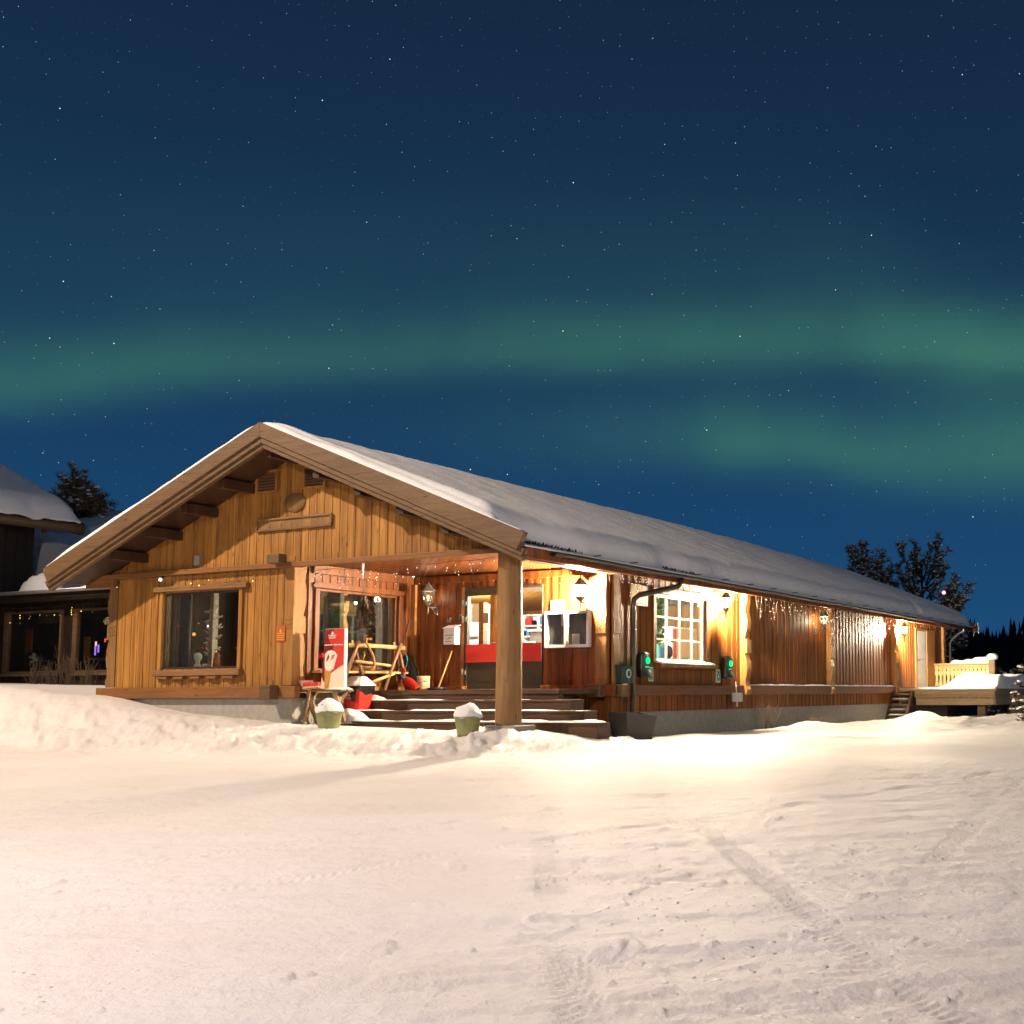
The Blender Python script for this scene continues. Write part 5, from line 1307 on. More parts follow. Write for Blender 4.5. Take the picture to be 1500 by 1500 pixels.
for z in zs:
    for j in range(n):
        a = 2*math.pi*j/n; r = .22*(1+.14*math.sin(5*a+z*9)+.10*math.sin(3*a-z*14)); vs.append((pc[0]+r*math.cos(a), 2.6+r*math.sin(a), z))
m.add(vs, [(i*n+j, i*n+(j+1) % n, (i+1)*n+(j+1) % n, (i+1)*n+j) for i in range(len(zs)-1) for j in range(n)]); m.build('shaft', 'stone_wall', t)
q = onX(XI-.5, 546, 905); foliage('climbing_plant', 'dark green climber on the pillar seen through the porch window', 'plant', q, .12, .75, 420, 'leaf_olive', .05, 3)
q = onY(4.4, 495, 905); foliage('potted_plant', 'bright green plant behind the inner door', 'plant', q, .12, .42, 380, 'leaf_green', .06, 4)
curtain('grey brown curtain right in the porch window', onX(XI-.3, 551, 905)[1], onX(XI-.3, 568, 905)[1], XI-.3, 'curtain_grey', axis='y', group='curtains in the porch window'); curtain('pale green grey curtain at the right edge of the porch window', onX(XI-.25, 569, 905)[1], onX(XI-.25, 582, 905)[1]+.1, XI-.25, 'curtain_cream', axis='y', group='curtains in the porch window')
q = onX(XI-.9, 542, 871); t = thing('spot_light', 'small white ceiling spotlight seen through the porch window', 'lamp', tuple(q)); m = MB(); m.lathe([(.03, .10), (.05, .02), (.055, 0)], q, 14); m.build('shade', 'bulb_soft', t); m = MB(); m.tube([q+np.array([0, 0, .1]), (q[0], q[1], 2.41)], .012, 6); m.build('stem', 'dark_metal', t)
for px, py, lab in ((522, 888, 'upper small lamp glowing behind the porch window'), (522, 908, 'lower small lamp glowing behind the porch window'), (512, 961, 'round lamp glowing low in the porch window')):
    q = onY(4.0, px, py); t = thing('globe_lamp', lab, 'lamp', tuple(q)); m = MB(); m.ball(q, .045, 10, 8); m.build('globe', 'bulb_soft', t); m = MB(); m.tube([q, q+np.array([0, .1, .02])], .01, 5); m.build('arm', 'dark_metal', t)
# shop goods seen through the entrance
def P_(px, py, y): return onY(y, px, py)
y = 4.6; a = P_(692, 905, y)[0]; b = P_(703, 905, y)[0]
t = thing('display_fridge', 'bright lit display fridge at the left edge of the door glass', 'fridge', (a, y, ZF)); m = MB(); m.box(a-.5, b, y, y+.6, ZF, 1.95); m.build('body', 'white_plastic', t, .01)
m = MB(); m.box(a-.45, b-.02, y-.012, y-.002, .45, 1.55); m.build('lit_front', 'fridge_light', t); m = MB()
for z in (.7, .95, 1.2): m.box(a-.45, b-.02, y-.03, y-.013, z, z+.07)
m.build('goods', 'grey_paint', t)
y = 4.3; a = P_(701, 905, y)[0]; b = P_(708, 905, y)[0]; t = thing('dark_post', 'dark brown post inside the door glass beside the fridge', 'post', (a, y, ZF)); m = MB(); m.box(a, b, y, y+.15, ZF, 1.95); m.build('post', 'sill_wood', t, .01)
y = 4.0; a = P_(709, 905, y)[0]; b = P_(735, 905, y)[0]; t = thing('wooden_column', 'wide yellow pine column with papers pinned on it inside the entrance', 'column', ((a+b)/2, y, ZF))
m = MB(); m.lathe([((b-a)*.42, ZF), ((b-a)*.42, 2.35)], ((a+b)/2, y+.2, 0), 22); m.build('shaft', 'honey_wood', t)
for (pa, pb, qa, qb) in ((708, 716, 898, 913), (726, 734, 896, 913), (726, 733, 923, 944)):
    A_, B_ = P_(pa, qa, y-.12), P_(pb, qb, y-.12); m = MB(); m.box(A_[0], B_[0], y-.13, y-.12, B_[2], A_[2]); m.build('pinned_paper', 'curtain_grey' if qa < 920 else 'sign_orange', t)
# shelf unit of colourful goods right of the log
y = 4.8; a = P_(763, 905, y)[0]; b = P_(776, 905, y)[0]
t = thing('goods_rack', 'rack of colourful packets inside the right hand door glass', 'rack', ((a+b)/2, y, ZF)); m = MB(); m.box(a-.3, b, y+.14, y+.2, ZF, 1.15)
for z in (.30, .48, .66, .84, 1.02): m.box(a-.3, b, y-.1, y+.139, z-.03, z)
m.build('frame', 'white_plastic', t); rs = random.Random(8); ms = ['blue_goods', 'white_plastic', 'teal_goods', 'red_plastic', 'yellow_goods', 'blue_goods', 'salmon', 'ink']
for mat in set(ms):
    m = MB()
    for z in (.305, .485, .665, .845, 1.025):
        for k in range(7):
            if rs.choice(ms) == mat: x = a-.28+k*(b-a+.26)/7; m.box(x, x+.09, y-.09, y-.02, z, z+rs.uniform(.09, .14))
    if m.v: m.build('packets', mat, t)
y = 5.6; a = P_(776, 905, y); b = P_(797, 946, y); t = thing('shop_counter', 'dark grey shop counter inside the right hand door glass', 'counter', (a[0], y, ZF)); zt_ = P_(780, 925, y)[2]
m = MB(); m.box(a[0], b[0]+.8, y, y+.6, ZF, zt_); m.build('front', 'board_dark', t, .01); m = MB(); m.box(a[0]-.03, b[0]+.82, y-.04, y+.62, zt_+.001, zt_+.04); m.build('top', 'white_plastic', t)
y = 7.4; a = P_(764, 903, y); b = P_(800, 925, y); t = thing('wall_shelves', 'white shelves full of goods on the far side of the shop', 'shelves', (a[0], y, .4)); m = MB(); x0, x1 = a[0]-.6, b[0]+.4
for z in np.linspace(b[2]-.6, a[2], 5): m.box(x0, x1, y-.3, y, z-.02, z+.01)
for x in np.linspace(x0, x1, 5): m.box(x-.02, x+.02, y-.3, y, b[2]-.6, a[2])
m.box(x0, x1, y+.001, y+.03, b[2]-.6, a[2]); m.build('frame', 'white_plastic', t); zs5 = np.linspace(b[2]-.6, a[2], 5)[:4]
for mat in ms[:7]:
    m = MB()
    for z in zs5:
        for k in range(16):
            if rs.random() < .16: x = x0+.03+k*(x1-x0-.1)/16; m.box(x, x+.12, y-.28, y-.1, z+.012, z+rs.uniform(.10, .2))
    if m.v: m.build('goods', mat, t)
# behind the grid window
q = onX(-.35, 962, 905); foliage('window_plant', 'yellow green plant at the left edge of the grid window', 'plant', q, .20, .52, 520, 'leaf_green', .07, 6, .10)
a = onX(-.9, 985, 918); b = onX(-.9, 1012, 963); t = thing('white_cabinet', 'white cabinet with a blue side behind the grid window', 'cabinet', (-1.2, a[1], ZF)); m = MB(); m.box(-1.5, -.9, a[1], b[1]+.3, ZF, a[2]); m.build('body', 'white_plastic', t, .02)
m = MB(); m.box(-.899, -.885, a[1]+.02, a[1]+.14, .5, a[2]-.05); m.build('edge_strip', 'salmon', t); m = MB(); m.box(-.899, -.89, b[1]-.45, b[1]-.15, .62, .82); m.build('sticker', 'teal_goods', t)
a = onX(-.75, 966, 940); b = onX(-.75, 984, 962); t = thing('blue_cooler', 'rounded light blue cooler behind the lower left panes of the grid window', 'cooler', (-.9, a[1], .5)); m = MB(); m.box(-1.1, -.75, a[1], b[1], .55, a[2]); m.build('body', 'teal_goods', t, .08); m = MB(); m.box(-.749, -.74, a[1]+.06, b[1]-.12, .68, a[2]-.12); m.build('label_panel', 'blue_goods', t)
m = MB(); q = onX(-.749, 980, 955); m.lathe([(.13, 0), (.13, .012), (0, .012)], (0, 0, 0), 20, cap=False); m.v = [(-.745+z, q[1]+x, q[2]+y) for x, y, z in m.v]; m.build('badge', 'bag_black', t)
lamp('shop_glow', (-.9, 5.2, 2.2), 200, (1, .85, .6), .1)

# ------------------------------------------------------------------ deck at the far end
ZD = .20; YD = 18.4
deck = thing('deck', 'raised timber deck with a snow covered floor at the far end of the lodge', 'deck', (1.5, 20.5, -.8))
m = MB(); m.box(.66, 3.06, YD, YD+.06, -.10, .085); m.build('front_beam', 'deck_wood', deck, .01)
m = MB(); m.box(.70, 3.03, YD+.02, YD+.08, -.32, -.106); m.build('front_beam', 'deck_wood', deck, .01)
m = MB(); m.box(.14, 3.12, YD-.03, 22.7, .087, .14)
for k in range(28): m.box(.14, 3.12, YD+k*.152, YD+k*.152+.14, .141, .147)
m.build('floor', 'deck_wood', deck, .004)
m = MB(); m.box(3.0, 3.06, YD+.09, 22.6, -.32, .086); m.build('side_beam', 'deck_wood', deck)
m = MB(); m.box(.14, .2, YD+.09, 22.6, -.32, .086); m.build('side_beam', 'deck_wood', deck)
for x, y in ((2.45, YD+.35), (.9, 21.5), (2.45, 22.3)):
    m = MB(); m.box(x, x+.24, y, y+.22, -2.2, -.325); m.build('leg', 'grey_wood', deck, .01)
rail = MB(); yr = 22.45; xr = 1.90
rail.box(.06, xr, yr-.10, yr+.08, .94, .99); o = rail.build('handrail', 'pale_wood', deck, .01)
m = MB()
for k in range(14):
    x = .07+k*(xr-.08)/14; w = (xr-.08)/14
    # boards with a notch and a round hole cut between neighbours
    a, b = x+.004, x+w-.004; c = .022
    m.prism([(a, yr, .26), (b, yr, .26), (b, yr, .30), (b-c, yr, .31), (b-c, yr, .60), (b, yr, .62), (b, yr, .74), (b-c*.9, yr, .75), (b-c*.9, yr, .79), (b, yr, .80), (b, yr, .935),
             (a, yr, .935), (a, yr, .80), (a+c*.9, yr, .79), (a+c*.9, yr, .75), (a, yr, .74), (a, yr, .62), (a+c, yr, .60), (a+c, yr, .31), (a, yr, .30)], (0, .03, 0))
m.build('balusters', 'pale_wood', deck)
m = MB(); m.box(.06, xr, yr+.031, yr+.07, .32, .39); m.box(.06, xr, yr+.031, yr+.07, .82, .89); m.build('rail', 'deck_wood', deck)
m = MB(); m.box(xr, xr+.20, yr-.12, yr+.10, -.3, 1.10); m.build('corner_post', 'grey_wood', deck, .01)
gx_, gy_, z_ = ragged(.62, xr+.02, yr-.12, yr+.12, .985, .20, 40, 1.3); z_ = z_*1.0; grid_mesh('rail_snow', gx_, gy_, z_, 'snow', deck, True, tuple(org(deck)))
m = MB(); m.lathe([(.16, 1.09), (.19, 1.14), (.18, 1.22), (.11, 1.28), (.001, 1.29)], (xr+.10, yr, 0), 18, cap=False); m.build('post_snow', 'snow', deck)
def snow_pile():
    U, V = np.meshgrid(np.linspace(0, 1, 70), np.linspace(0, 1, 60)); X = .16+2.95*U; Y = YD-.02+4.0*V
    h = .06+.36*smooth01((X-1.15)/.8)*smooth01((Y-YD-.25)/.7)*(1+.35*fbm(X, Y, 1.0, 4, 81))-.03*smooth01((1.2-X)/.8)
    e = np.clip(np.minimum(np.minimum(X-.16, 3.11-X), np.minimum(Y-YD+.02, 99))/.10, 0, 1)
    return X, Y, .145+np.clip(h, .015, 9)*np.sqrt(np.clip(1-(1-e)**2, 0, 1))
grid_mesh('deck_snow', *snow_pile(), 'snow', deck, True, tuple(org(deck)))
m = MB(); m.box(.3, 1.5, YD+.5, 22.4, -2.2, -.33); m.build('crawl_space', 'roof_felt', deck)
# steep plank steps leaning on the deck
st = thing('deck_ladder', 'steep wooden steps with snowy treads leaning on the deck', 'steps', (.3, 18.0, -.8))
ya, za, yb_, zb_ = 18.36, .08, 17.55, -.86
for x in (.0+.02, .60):
    m = MB(); m.bar((x+.02, ya, za), (x+.02, yb_, zb_), .05, .13, (0, 0, 1)); m.build('stringer', 'grey_wood', st, .006)
for k in range(6):
    f = (k+.6)/6.2; y = ya+(yb_-ya)*f; z = za+(zb_-za)*f
    m = MB(); m.box(.066, .594, y-.12, y+.10, z-.022, z+.022); tr_ = m.build('tread', 'grey_wood', st, .004)
    g_ = ragged(.07, .59, y-.115, y+.09, z+.024, .05, 100+k, 1.1); grid_mesh('tread_snow', *g_, 'snow', tr_, True, tuple(org(st)))

# ------------------------------------------------------------------ low wing on the left
wing = thing('wing', 'dark low side building with wide windows and fairy lights, left of the lodge', 'building', (-13., 3., 0))
YW = 2.3
def wplanks():
    mb = planks('wg', 'dark_cabin', 'y', YW, -20.5, -16.25, -.4, flat(2.36), -1, pitch=.14)
    for (a, b) in ((-16.25, -16.0), (-13.98, -13.60), (-11.5, LX0)):
        q = planks('wg', 'dark_cabin', 'y', YW, a, b, -.4, flat(2.36), -1, pitch=.14); mb.add(q.v, q.f)
    for (a, b) in ((-16.0, -13.98), (-13.60, -11.5)):
        for z0, z1 in ((-.4, .60), (2.02, 2.36)):
            q = planks('wg', 'dark_cabin', 'y', YW, a, b, z0, flat(z1), -1, pitch=.14); mb.add(q.v, q.f)
    return mb
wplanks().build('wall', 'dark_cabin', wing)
m = MB()
for (a, b) in ((-20.5, -16.), (-13.98, -13.6), (-11.5, LX0)): m.box(a, b, YW+.01, YW+.12, -.4, 2.36)
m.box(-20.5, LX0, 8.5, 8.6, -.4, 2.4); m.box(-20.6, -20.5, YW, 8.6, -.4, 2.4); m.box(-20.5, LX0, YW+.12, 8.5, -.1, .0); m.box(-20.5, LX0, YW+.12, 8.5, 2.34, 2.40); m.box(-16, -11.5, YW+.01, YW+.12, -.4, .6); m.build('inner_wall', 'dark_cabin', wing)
for (a, b) in ((-16.0, -13.98), (-13.60, -11.5)):
    m = MB(); z0, z1 = .60, 2.02; y = YW-.05
    for q in ((a, b, z0, z0+.05), (a, b, z1-.05, z1), (a, a+.14, z0+.05, z1-.05), (b-.06, b, z0+.05, z1-.05)): m.box(q[0], q[1], y-.03, y+.06, q[2], q[3])
    w_ = m.build('window', 'grey_wood', wing, .006)
    m = MB(); m.box(a+.14, b-.06, y+.01, y+.016, z0+.05, z1-.05); m.build('pane', 'pane', w_)
    m = MB(); m.box(a-.05, b+.05, y-.10, y-.031, z0-.06, z0-.002); m.build('sill', 'grey_wood', w_)
def wing_roof():
    X, Y = np.meshgrid(np.linspace(-24, -9.28, 150), np.linspace(YW-.42, 10.5, 120))
    cr = np.array([onY(5.6, px, py) for px, py in ((50, 768), (60, 775), (75, 785), (96, 797), (110, 803), (130, 806), (170, 812))])
    zc = np.interp(X, cr[:, 0], cr[:, 2])
    lo = 2.44+.13*np.clip(Y-YW+.42, 0, 9)
    z = lo+(np.maximum(zc, 2.6)-lo)*smooth01((Y-3.9)/1.75)
    z = z-.25*smooth01((Y-5.6)/.8)+.36*np.clip(Y-6.2, 0, 9)
    z = z+.05*fbm(X, Y, .5, 3, 91)*smooth01((Y-3)/2)
    return X, Y, z
X, Y, Z = wing_roof()
rid = MB(); rid.box(-26, -9.3, YW-.45, 11, 2.36, 2.42); wr = rid.build('roof', 'roof_felt', wing)
patch = smooth01((fbm(X, Y, .55, 4, 92)+.20-(.55*smooth01((YW+.25-Y)/.5)))/.10)
grid_mesh('roof_snow', X, Y, np.where(Y < YW-.05, 2.425+(Z-2.425)*np.clip(patch, 0, 1)*.8, Z), 'roof_snow', wr, True, tuple(org(wing)))
q = onY(YW-.2, 56, 860); mound('roof_snow', q[0], YW-.12, .62, .34, 2.43, .46, 12, wr)
mound('roof_snow', -12.4, YW-.22, .9, .26, 2.43, .13, 14, wr)
m = MB(); ring = [(YW-.52+.075*math.cos(a), 2.42+.075*math.sin(a)) for a in np.linspace(math.pi, 2*math.pi, 9)]
vs = [(x, y, z) for x in (-26, -9.4) for y, z in ring]; m.add(vs, [(i, i+1, 9+i+1, 9+i) for i in range(8)], True); o = m.build('gutter', 'zinc', wr, fixn=False); sd = o.modifiers.new('s', 'SOLIDIFY'); sd.thickness = .01
m = MB(); m.box(-26, -9.35, YW-.46, YW-.43, 2.24, 2.42); m.build('fascia', 'dark_cabin', wr)
m = MB(); m.box(-20.5, -9.35, YW-.44, YW+.1, 2.20, 2.235); m.build('soffit', 'dark_cabin', wr)
fairy('scattered amber fairy lights under the gutter of the dark left wing', [(-16.6, YW-.12, 2.13), (-14.5, YW-.12, 2.10), (-12.2, YW-.12, 2.13)], .34, .5, 'bulb_amber', .20, 9, r=.012)
# things glimpsed behind the wing windows
def W_(px, py, y=3.4): return onY(y, px, py)
def wbox(name, label, cat, px0, py0, px1, py1, y, mat, d=.04):
    a, b = W_(px0, py0, y), W_(px1, py1, y); return box_thing(name, label, cat, a[0], b[0], y, y+d, b[2], a[2], mat, None, .004)
pt = wbox('framed_picture', 'wooden framed picture hanging high in the dark wing window', 'picture', 59, 892, 87, 912, 3.6, 'honey_wood'); a, b = W_(63, 894, 3.58), W_(86, 904, 3.58); m = MB(); m.box(a[0], b[0], 3.58, 3.59, b[2], a[2]); m.build('canvas', 'board_dark', pt)
wbox('yellow_curtain', 'yellow curtain strip behind the right wing window', 'curtain', 123, 933, 129, 970, 3.5, 'ochre_paint'); wbox('orange_lampshade', 'tall orange lit strip behind the left wing window', 'lamp', 38, 920, 45, 955, 3.7, 'sign_orange')
wbox('white_curtain', 'pale curtain at the left side of the right wing window', 'curtain', 97, 890, 108, 985, 2.75, 'curtain_cream'); wbox('beam', 'orange wooden shelf beam in the left wing window', 'shelf', 9, 904, 32, 909, 3.6, 'honey_wood')
a = W_(134, 975, 3.3); b = W_(158, 985, 3.3); t = box_thing('side_table', 'small pale table behind the right wing window', 'table', a[0], b[0]+.5, 3.1, 3.6, a[2]+.12, a[2]+.17, 'grey_wood')
m = MB()
for x in (a[0]+.05, b[0]+.4): m.tube([(x, 3.2, a[2]+.12), (x, 3.2, 0)], .02, 6)
m.build('legs', 'grey_wood', t)
for i, (px, py, h, mat, lab) in enumerate(((140.5, 943, .10, 'lamp_orange', 'candle with orange flame behind the wing window'), (139.5, 953, .22, 'neon_violet', 'violet glowing stick behind the wing window'), (144, 950, .18, 'neon_violet', 'second violet glowing stick, right of the first'), (157, 936, .05, 'neon_red', 'small red light beside the carved corner post'), (154, 938, .08, 'neon_red', 'red glowing loop behind the wing window'), (160, 920, .03, 'neon_red', 'upper small red light beside the carved corner post'))):
    q = W_(px, py, 3.3); t = thing('glow_light', lab, 'light', tuple(q), 0, 'small lights in the wing windows'); m = MB(); m.tube([q-np.array([0, 0, h/2]), q+np.array([0, 0, h/2])], .018, 8); m.build('tube', mat, t)
q = W_(49, 965, 3.2); t = thing('table_ornament', 'white flower ornament on the table in the left wing window', 'ornament', tuple(q)); m = MB(); rs = random.Random(6)
for i in range(14): m.ball(q+np.array([rs.uniform(-.09, .09), rs.uniform(-.05, .05), rs.uniform(-.12, .12)]), .035, 7, 5)
m.build('flowers', 'paper', t)
lamp('wing_glow', (-12.6, 4.4, 1.9), 3.0, (1, .62, .3), .1); lamp('wing_glow', (-15.2, 4.2, 1.9), 2.2, (1, .62, .3), .1)

# dry shrubs in front of the wing
def shrub(label, x, y, z, h, n, seed, mat='twig', spread=.35, group='bare shrubs by the walls'):
    rs = random.Random(seed); t = thing('bare_shrub', label, 'shrub', (x, y, z), 0, group); m = MB()
    for i in range(n):
        a = rs.uniform(0, 6.28); d = Vector((math.cos(a)*spread*rs.random(), math.sin(a)*spread*.6*rs.random(), h*rs.uniform(.5, 1))); b = Vector((x+rs.gauss(0, .12)*spread*2, y+rs.gauss(0, .05), z-.05)); mid = b+d*.5+Vector((rs.uniform(-.04, .04), 0, .03)); m.tube([b, mid, b+d], [.006, .0045, .002], 4)
        for k in range(3):
            f = rs.uniform(.35, .9); s_ = b.lerp(b+d, f); e = s_+Vector((rs.uniform(-.15, .15), rs.uniform(-.08, .08), rs.uniform(.06, .22)))*h; m.tube([s_, e], [.0035, .0015], 4)
    m.build('twigs', mat, t)
for i, (px, lab) in enumerate(((50, 'bare shrub below the left wing window'), (75, 'bare shrub below the post between the wing windows'), (100, 'tall bare shrub below the right wing window'), (128, 'bare shrub below the right wing window beside the corner post'))):
    q = onY(1.6, px, 1000); shrub(lab, q[0], 1.6, .25, .75+.25*(i == 2), 26, 20+i)
q = onX(.5, 1130, 1068); shrub('thin bare shrub against the concrete base below the second carved bay', .45, q[1], -.72, .85, 16, 31, spread=.5)
q = onX(.5, 1195, 1060); shrub('dry grass tuft in the snow by the long concrete base', .5, q[1], -.70, .35, 18, 33, 'grass_dry', .5)

# ------------------------------------------------------------------ tall log cabin further left
def cabin():
    t = thing('log_cabin', 'tall dark log cabin with thick roof snow at the left edge', 'building', (-21, 1, -.8))
    xw = -18.2; yw = float(onX(xw, 48, 800)[1]); xe = xw+1.0; e = onX(xe, 112, 760); ye = float(e[1]); ze = float(e[2])-.02; sl = .45; xr_ = xw-3.2
    def zr_(x): return ze+(xe-x)*sl
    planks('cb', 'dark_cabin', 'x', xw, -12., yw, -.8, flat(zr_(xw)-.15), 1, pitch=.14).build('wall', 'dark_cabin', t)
    planks('cb', 'dark_cabin', 'y', yw, 2*xr_-xw, xw, -.8, lambda u: zr_(max(u, 2*xr_-u))-.15, 1, pitch=.14).build('gable_wall', 'dark_cabin', t)
    m = MB(); m.box(2*xr_-xw, xw-.02, -12, yw-.02, -.8, ze+.3); m.build('core', 'dark_cabin', t)
    m = MB(); m.prism([(xr_, -12, zr_(xr_)), (xe, -12, ze), (xe, -12, ze-.12), (xr_, -12, zr_(xr_)-.14)], (0, ye+12, 0)); m.prism([(xr_, -12, zr_(xr_)), (2*xr_-xe, -12, ze), (2*xr_-xe, -12, ze-.12), (xr_, -12, zr_(xr_)-.14)], (0, ye+12, 0)); r = m.build('roof', 'dark_cabin', t)
    for x in (xe-.12, xw+.15):
        m = MB(); z = zr_(x)-.26; m.tube([(x, yw-2.4, z), (x, ye-.1, z), (x, ye+.22, z)], [.13, .13, .17], 14); m.build('purlin_log', 'grey_wood', r)
    m = MB(); m.prism([(xe-.1, ye-.25, ze-.13), (xw, ye-.25, zr_(xw)-.13), (xw, ye-.25, ze-.30)], (0, .12, 0)); m.build('bracket', 'sill_wood', r)
    U, V = np.meshgrid(np.linspace(0, 1, 60), np.linspace(0, 1, 110)); X = xe+.06-(xe+.06-xr_)*U; Y = -12+(ye+.08+12)*V
    d1 = np.clip((xe+.06-X)/.5, 0, 1); d2 = np.clip((ye+.08-Y)/.5, 0, 1); T = (.44+.06*fbm(X, Y, .5, 3, 95))*np.sqrt(np.clip(1-(1-d1)**2, 0, 1))*np.sqrt(np.clip(1-(1-d2)**2, 0, 1))
    sag = -.14*np.exp(-((Y-(ye-1.1))/.22)**2)*np.exp(-((X-xe)/.18)**2)
    grid_mesh('roof_snow', X, Y, ze-.01+np.clip(xe-X, -.1, 9)*sl+T+sag, 'roof_snow', r, True, tuple(org(t)))
    m = MB(); n = 110; rs = random.Random(5)
    vs = [(X[i, 0], Y[i, 0], float(ze-.01-.06*sl+T[i, 0]+sag[i, 0])) for i in range(n)]+[(X[i, 0]-.02, Y[i, 0], ze-.07-.03*rs.random()) for i in range(n)]
    m.add(vs, [(i, i+1, n+i+1, n+i) for i in range(n-1)]); m.build('snow_edge', 'roof_snow', r, fixn=False)
cabin()

# ------------------------------------------------------------------ trees
def tufts(m, ms, p, d, s, rs, snow, nn=15):
    d = d.normalized(); a = d.orthogonal().normalized(); b = d.cross(a)
    for i in range(nn):
        t = rs.uniform(0, 6.28); e = (d*rs.uniform(.3, 1.)+(a*math.cos(t)+b*math.sin(t))*rs.uniform(.5, 1.)+Vector((0, 0, .15))).normalized()*s*rs.uniform(.7, 1.2); w = e.cross(Vector((rs.uniform(-1, 1), rs.uniform(-1, 1), rs.uniform(-1, 1)))).normalized()*s*.055
        m.add([p-w, p+w, p+e+w*.4, p+e-w*.4], [(0, 1, 2, 3)])
    if rs.random() < snow:
        c = p+d*s*.45+Vector((0, 0, s*.32)); r = s*rs.uniform(.22, .50)
        ms.lathe([(.001, -r*.30), (r*.8, -r*.25), (r, .02*r), (r*.7, r*.42), (.001, r*.58)], c, 6, cap=False, sx=rs.uniform(.8, 1.25))
def bough(m, ms, mb_, p, q, s, rs, dens, snow, spread):
    p, q = Vector(p), Vector(q); L = (q-p).length; d = (q-p).normalized(); mid = p.lerp(q, .5)+Vector((rs.uniform(-.05, .05)*L, 0, -.07*L)); mb_.tube([p, mid, q], [.02*L+.02, .03, .010], 5)
    def pt(f): return p.lerp(mid, f*2) if f < .5 else mid.lerp(q, f*2-1)
    def spray(a, b):
        n = max(2, int((b-a).length/(s*.42)))
        for k in range(1, n+1):
            c = a.lerp(b, k/n)+Vector((rs.gauss(0, s*.16), rs.gauss(0, s*.16), rs.gauss(0, s*.12))); tufts(m, ms, c, (b-a).normalized()+Vector((0, 0, .45)), s*rs.uniform(.75, 1.1), rs, snow)
    spray(pt(.55), q)
    for i in range(int(dens*L)):
        f = rs.uniform(.22, .97); c = pt(f); l = min(.34*L, 1.15)*(1.15-.75*f)*rs.uniform(.6, 1.15)*spread
        o = Vector((rs.uniform(-1, 1), rs.uniform(-1, 1), rs.uniform(-.35, .75))).normalized(); e = c+(d*.8+o*.95).normalized()*l+Vector((0, 0, .12*l))
        mb_.tube([c, e], [.014, .005], 4); spray(c.lerp(e, .35), e)
def pine(label, base, boughs, s, dens, snow, seed, group='snow dusted pines around the lodge', spread=1., trunk_top=None, mat='needles'):
    rs = random.Random(seed); base = Vector(base); t = thing('pine_tree', label, 'tree', base, 0, group); m = MB(); ms = MB(); mb_ = MB(); top = Vector(trunk_top)
    tr = MB(); tr.tube([base, base.lerp(top, .5)+Vector((.08, 0, 0)), top], [.24, .15, .03], 10); tr.build('trunk', 'bark', t)
    for p, q in boughs: bough(m, ms, mb_, p, q, s, rs, dens, snow, spread)
    mb_.build('branches', 'bark', t, fixn=False); m.build('crown', mat, t, fixn=False); ms.build('snow_tufts', 'snow', t, fixn=False)['kind'] = 'stuff'
rs = random.Random(17); YT = 37.
def T_(px, py, dy=0.): return Vector(onY(YT+dy, px, py))
B = []
for (p, q) in (((1350, 905), (1324, 868)), ((1348, 880), (1318, 800)), ((1348, 875), (1341, 797)), ((1352, 870), (1376, 795)), ((1355, 862), (1386, 806)), ((1355, 865), (1386, 832)), ((1355, 880), (1378, 851)), ((1345, 885), (1298, 842)), ((1345, 875), (1312, 828)),
               ((1350, 895), (1305, 862)), ((1352, 850), (1336, 815)), ((1352, 850), (1362, 808)), ((1350, 890), (1330, 850)), ((1355, 900), (1366, 860)), ((1358, 905), (1345, 870))):
    B.append((T_(*p, rs.uniform(-.6, .6)), T_(*q, rs.uniform(-1.5, 1.5))))
bs = T_(1352, 960); pine('broad snow dusted pine rising behind the far end of the roof', (bs.x, YT, -6), B, .20, 6.2, .7, 5, trunk_top=T_(1350, 830))
B = [(T_(1285, 900, 1+rs.uniform(-.6, .6)), T_(x, y, 1+rs.uniform(-1, 1))) for x, y in ((1245, 810), (1252, 803), (1262, 803), (1248, 832), (1290, 808), (1292, 814), (1278, 845), (1260, 850), (1285, 850), (1268, 825))]
bs = T_(1285, 960, 1); pine('lone crooked pine top poking over the roof, left of the broad pine', (bs.x, YT+1, -6), B, .20, 5.6, .7, 6, trunk_top=T_(1278, 840, 1))
YT = 33.
B = [(T_(1365, 930, rs.uniform(-.6, .6)), T_(x, y, rs.uniform(-1, 1))) for x, y in ((1402, 848), (1420, 855), (1418, 862), (1412, 880), (1395, 868), (1385, 880), (1405, 890), (1390, 858))]+[(T_(1370, 960, 0), T_(x, y, rs.uniform(-1, 1))) for x, y in ((1415, 935), (1412, 925), (1405, 950), (1395, 915), (1385, 965), (1400, 905), (1380, 940))]
bs = T_(1362, 980); pine('warm lit snow dusted pine leaning out behind the deck', (bs.x, YT, -5), B, .18, 6.5, .75, 7, trunk_top=T_(1380, 880))
YT = 10.
B = [(T_(128, 775, rs.uniform(-.6, .6)), T_(x, y, rs.uniform(-1.2, 1.2))) for x, y in ((91, 710), (97, 705), (105, 703), (112, 706), (119, 705), (126, 710), (133, 712), (140, 720), (147, 728), (152, 738), (158, 752), (160, 757), (104, 725), (118, 720), (132, 728), (143, 742), (100, 742), (150, 764), (120, 745))]
bs = T_(128, 800); pine('dense dark pine crown between the tall cabin and the gable', (bs.x, YT, -.5), B, .24, 4.4, .35, 8, trunk_top=T_(124, 735))
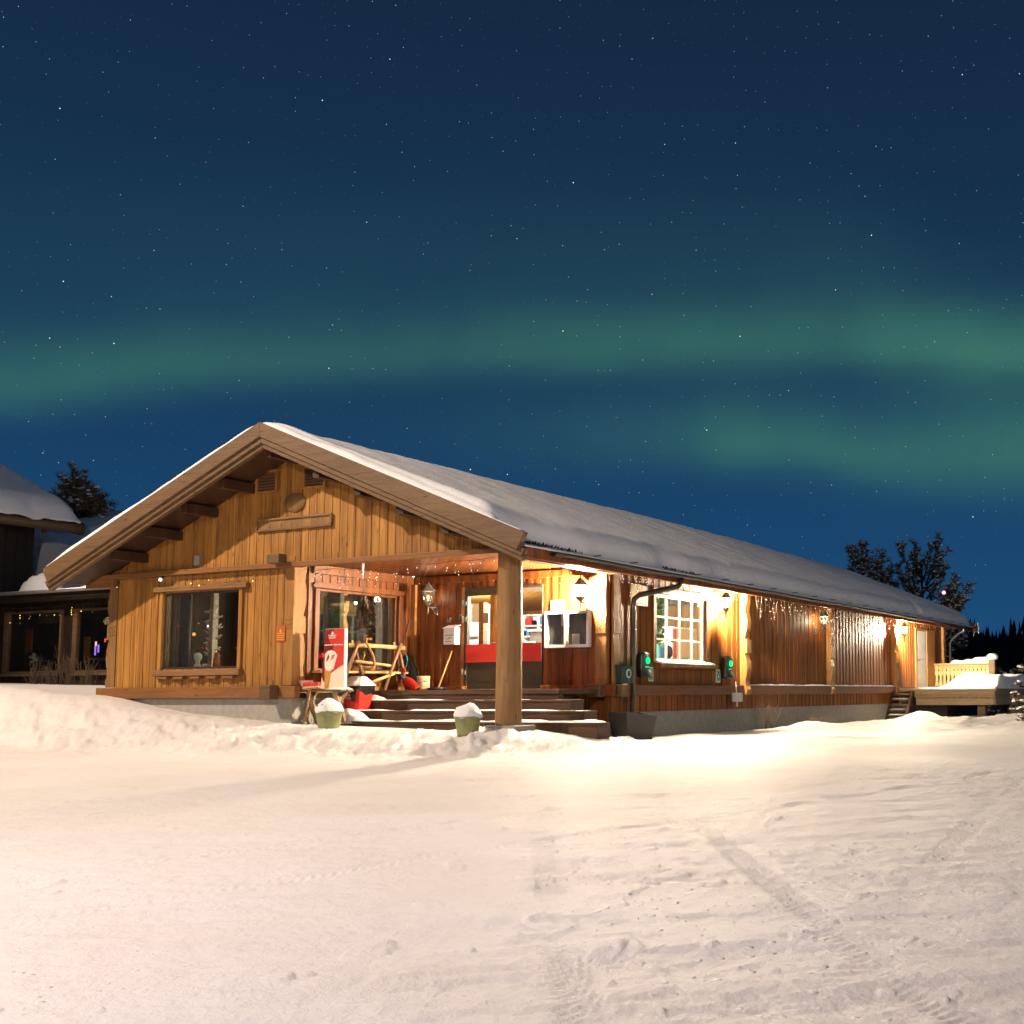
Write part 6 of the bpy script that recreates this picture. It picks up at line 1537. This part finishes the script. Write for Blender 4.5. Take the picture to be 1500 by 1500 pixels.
# snow laden spruces and bushes by the deck
def spruce(label, base, h, w, s, seed, snow, mat='needles', group='snowy spruces behind the yard'):
    rs = random.Random(seed); base = Vector(base); B = []; n = int(16+h*3)
    for i in range(n):
        f = (i+.5)/n; z = h*(.10+.88*f); a = i*2.4+rs.uniform(-.4, .4); L = w*(1-f)**.8*rs.uniform(.75, 1.1)+.12; p = base+Vector((0, 0, z)); B.append((p, p+Vector((math.cos(a)*L, math.sin(a)*L, -.18*L+.05))))
    pine(label, base, B, s, 4., snow, seed, group, .9, base+Vector((0, 0, h)), mat)
for i, (px, py, y, h, w, sn_, lab) in enumerate(((1514, 1050, 13, 1.75, .55, .9, 'snow covered bush lit warm at the right edge'), (1462, 1062, 33, 2.7, 1.4, .75, 'dim snowy spruce right behind the deck post'), (1440, 1066, 38, 2.3, 1.3, .8, 'dim snowy spruce under the deck edge'), (1405, 1066, 36, 3.4, 1.5, .85, 'snowy young spruce seen below the deck'), (1485, 1066, 42, 3.2, 1.6, .6, 'tall dim spruce between the deck and the lit bush'))):
    q = onY(y, px, py); spruce(lab, (q[0], y, q[2]-.35), h, w, .20 if i else .15, 50+i, sn_)
t = thing('festive_light', 'small pink and white light behind the far downpipe', 'light', tuple(onY(27, 1382.5, 868))); q = onY(27, 1382.5, 868); m = MB(); m.ball(q, .07, 10, 8); m.build('bulb', 'neon_pink', t); m = MB(); m.tube([q, q-np.array([0, 0, 3.2])], .03, 8); m.build('post', 'dark_metal', t)
# far wood on the slope: one mass
rs = random.Random(99); m = MB()
for i in range(1300):
    d = rs.uniform(90, 240); a = rs.uniform(-.12, .42); fx_, fy_ = math.cos(YAW), math.sin(YAW)
    az_ = a; x = CAM[0]+d*(math.sin(az_)*math.cos(YAW)-math.cos(az_)*math.sin(YAW)); y = CAM[1]+d*(math.sin(az_)*math.sin(YAW)+math.cos(az_)*math.cos(YAW))
    z0 = float(ground_h(np.array([x]), np.array([y]))[0])-1; h = rs.uniform(9.5, 11.5)*(1 if rs.random() < .85 else 1.15)*(.75+.25*d/150); w = h*rs.uniform(.13, .2); ph = rs.uniform(0, 6)
    n = 9; lv = 7
    for k in range(lv):
        f0 = k/lv; zz0 = z0+h*(.06+.94*f0); zz1 = z0+h*(.06+.94*(f0+1.45/lv)); r = w*(1-f0)*rs.uniform(.85, 1.15)
        vs = [(x, y, min(zz1, z0+h*1.02))]+[(x+r*(1+.28*math.sin(j*2.7+k*1.9+ph))*math.cos(6.283*j/n+k), y+r*(1+.28*math.sin(j*2.7+k*1.9+ph))*math.sin(6.283*j/n+k), zz0+.12*w*math.sin(j*3.1+k)) for j in range(n)]
        m.add(vs, [(0, 1+j, 1+(j+1) % n) for j in range(n)])
tag(m.build('forest', 'needles_far', None, fixn=False), 'dark conifer wood along the slope beyond the deck', 'forest', kind='stuff')
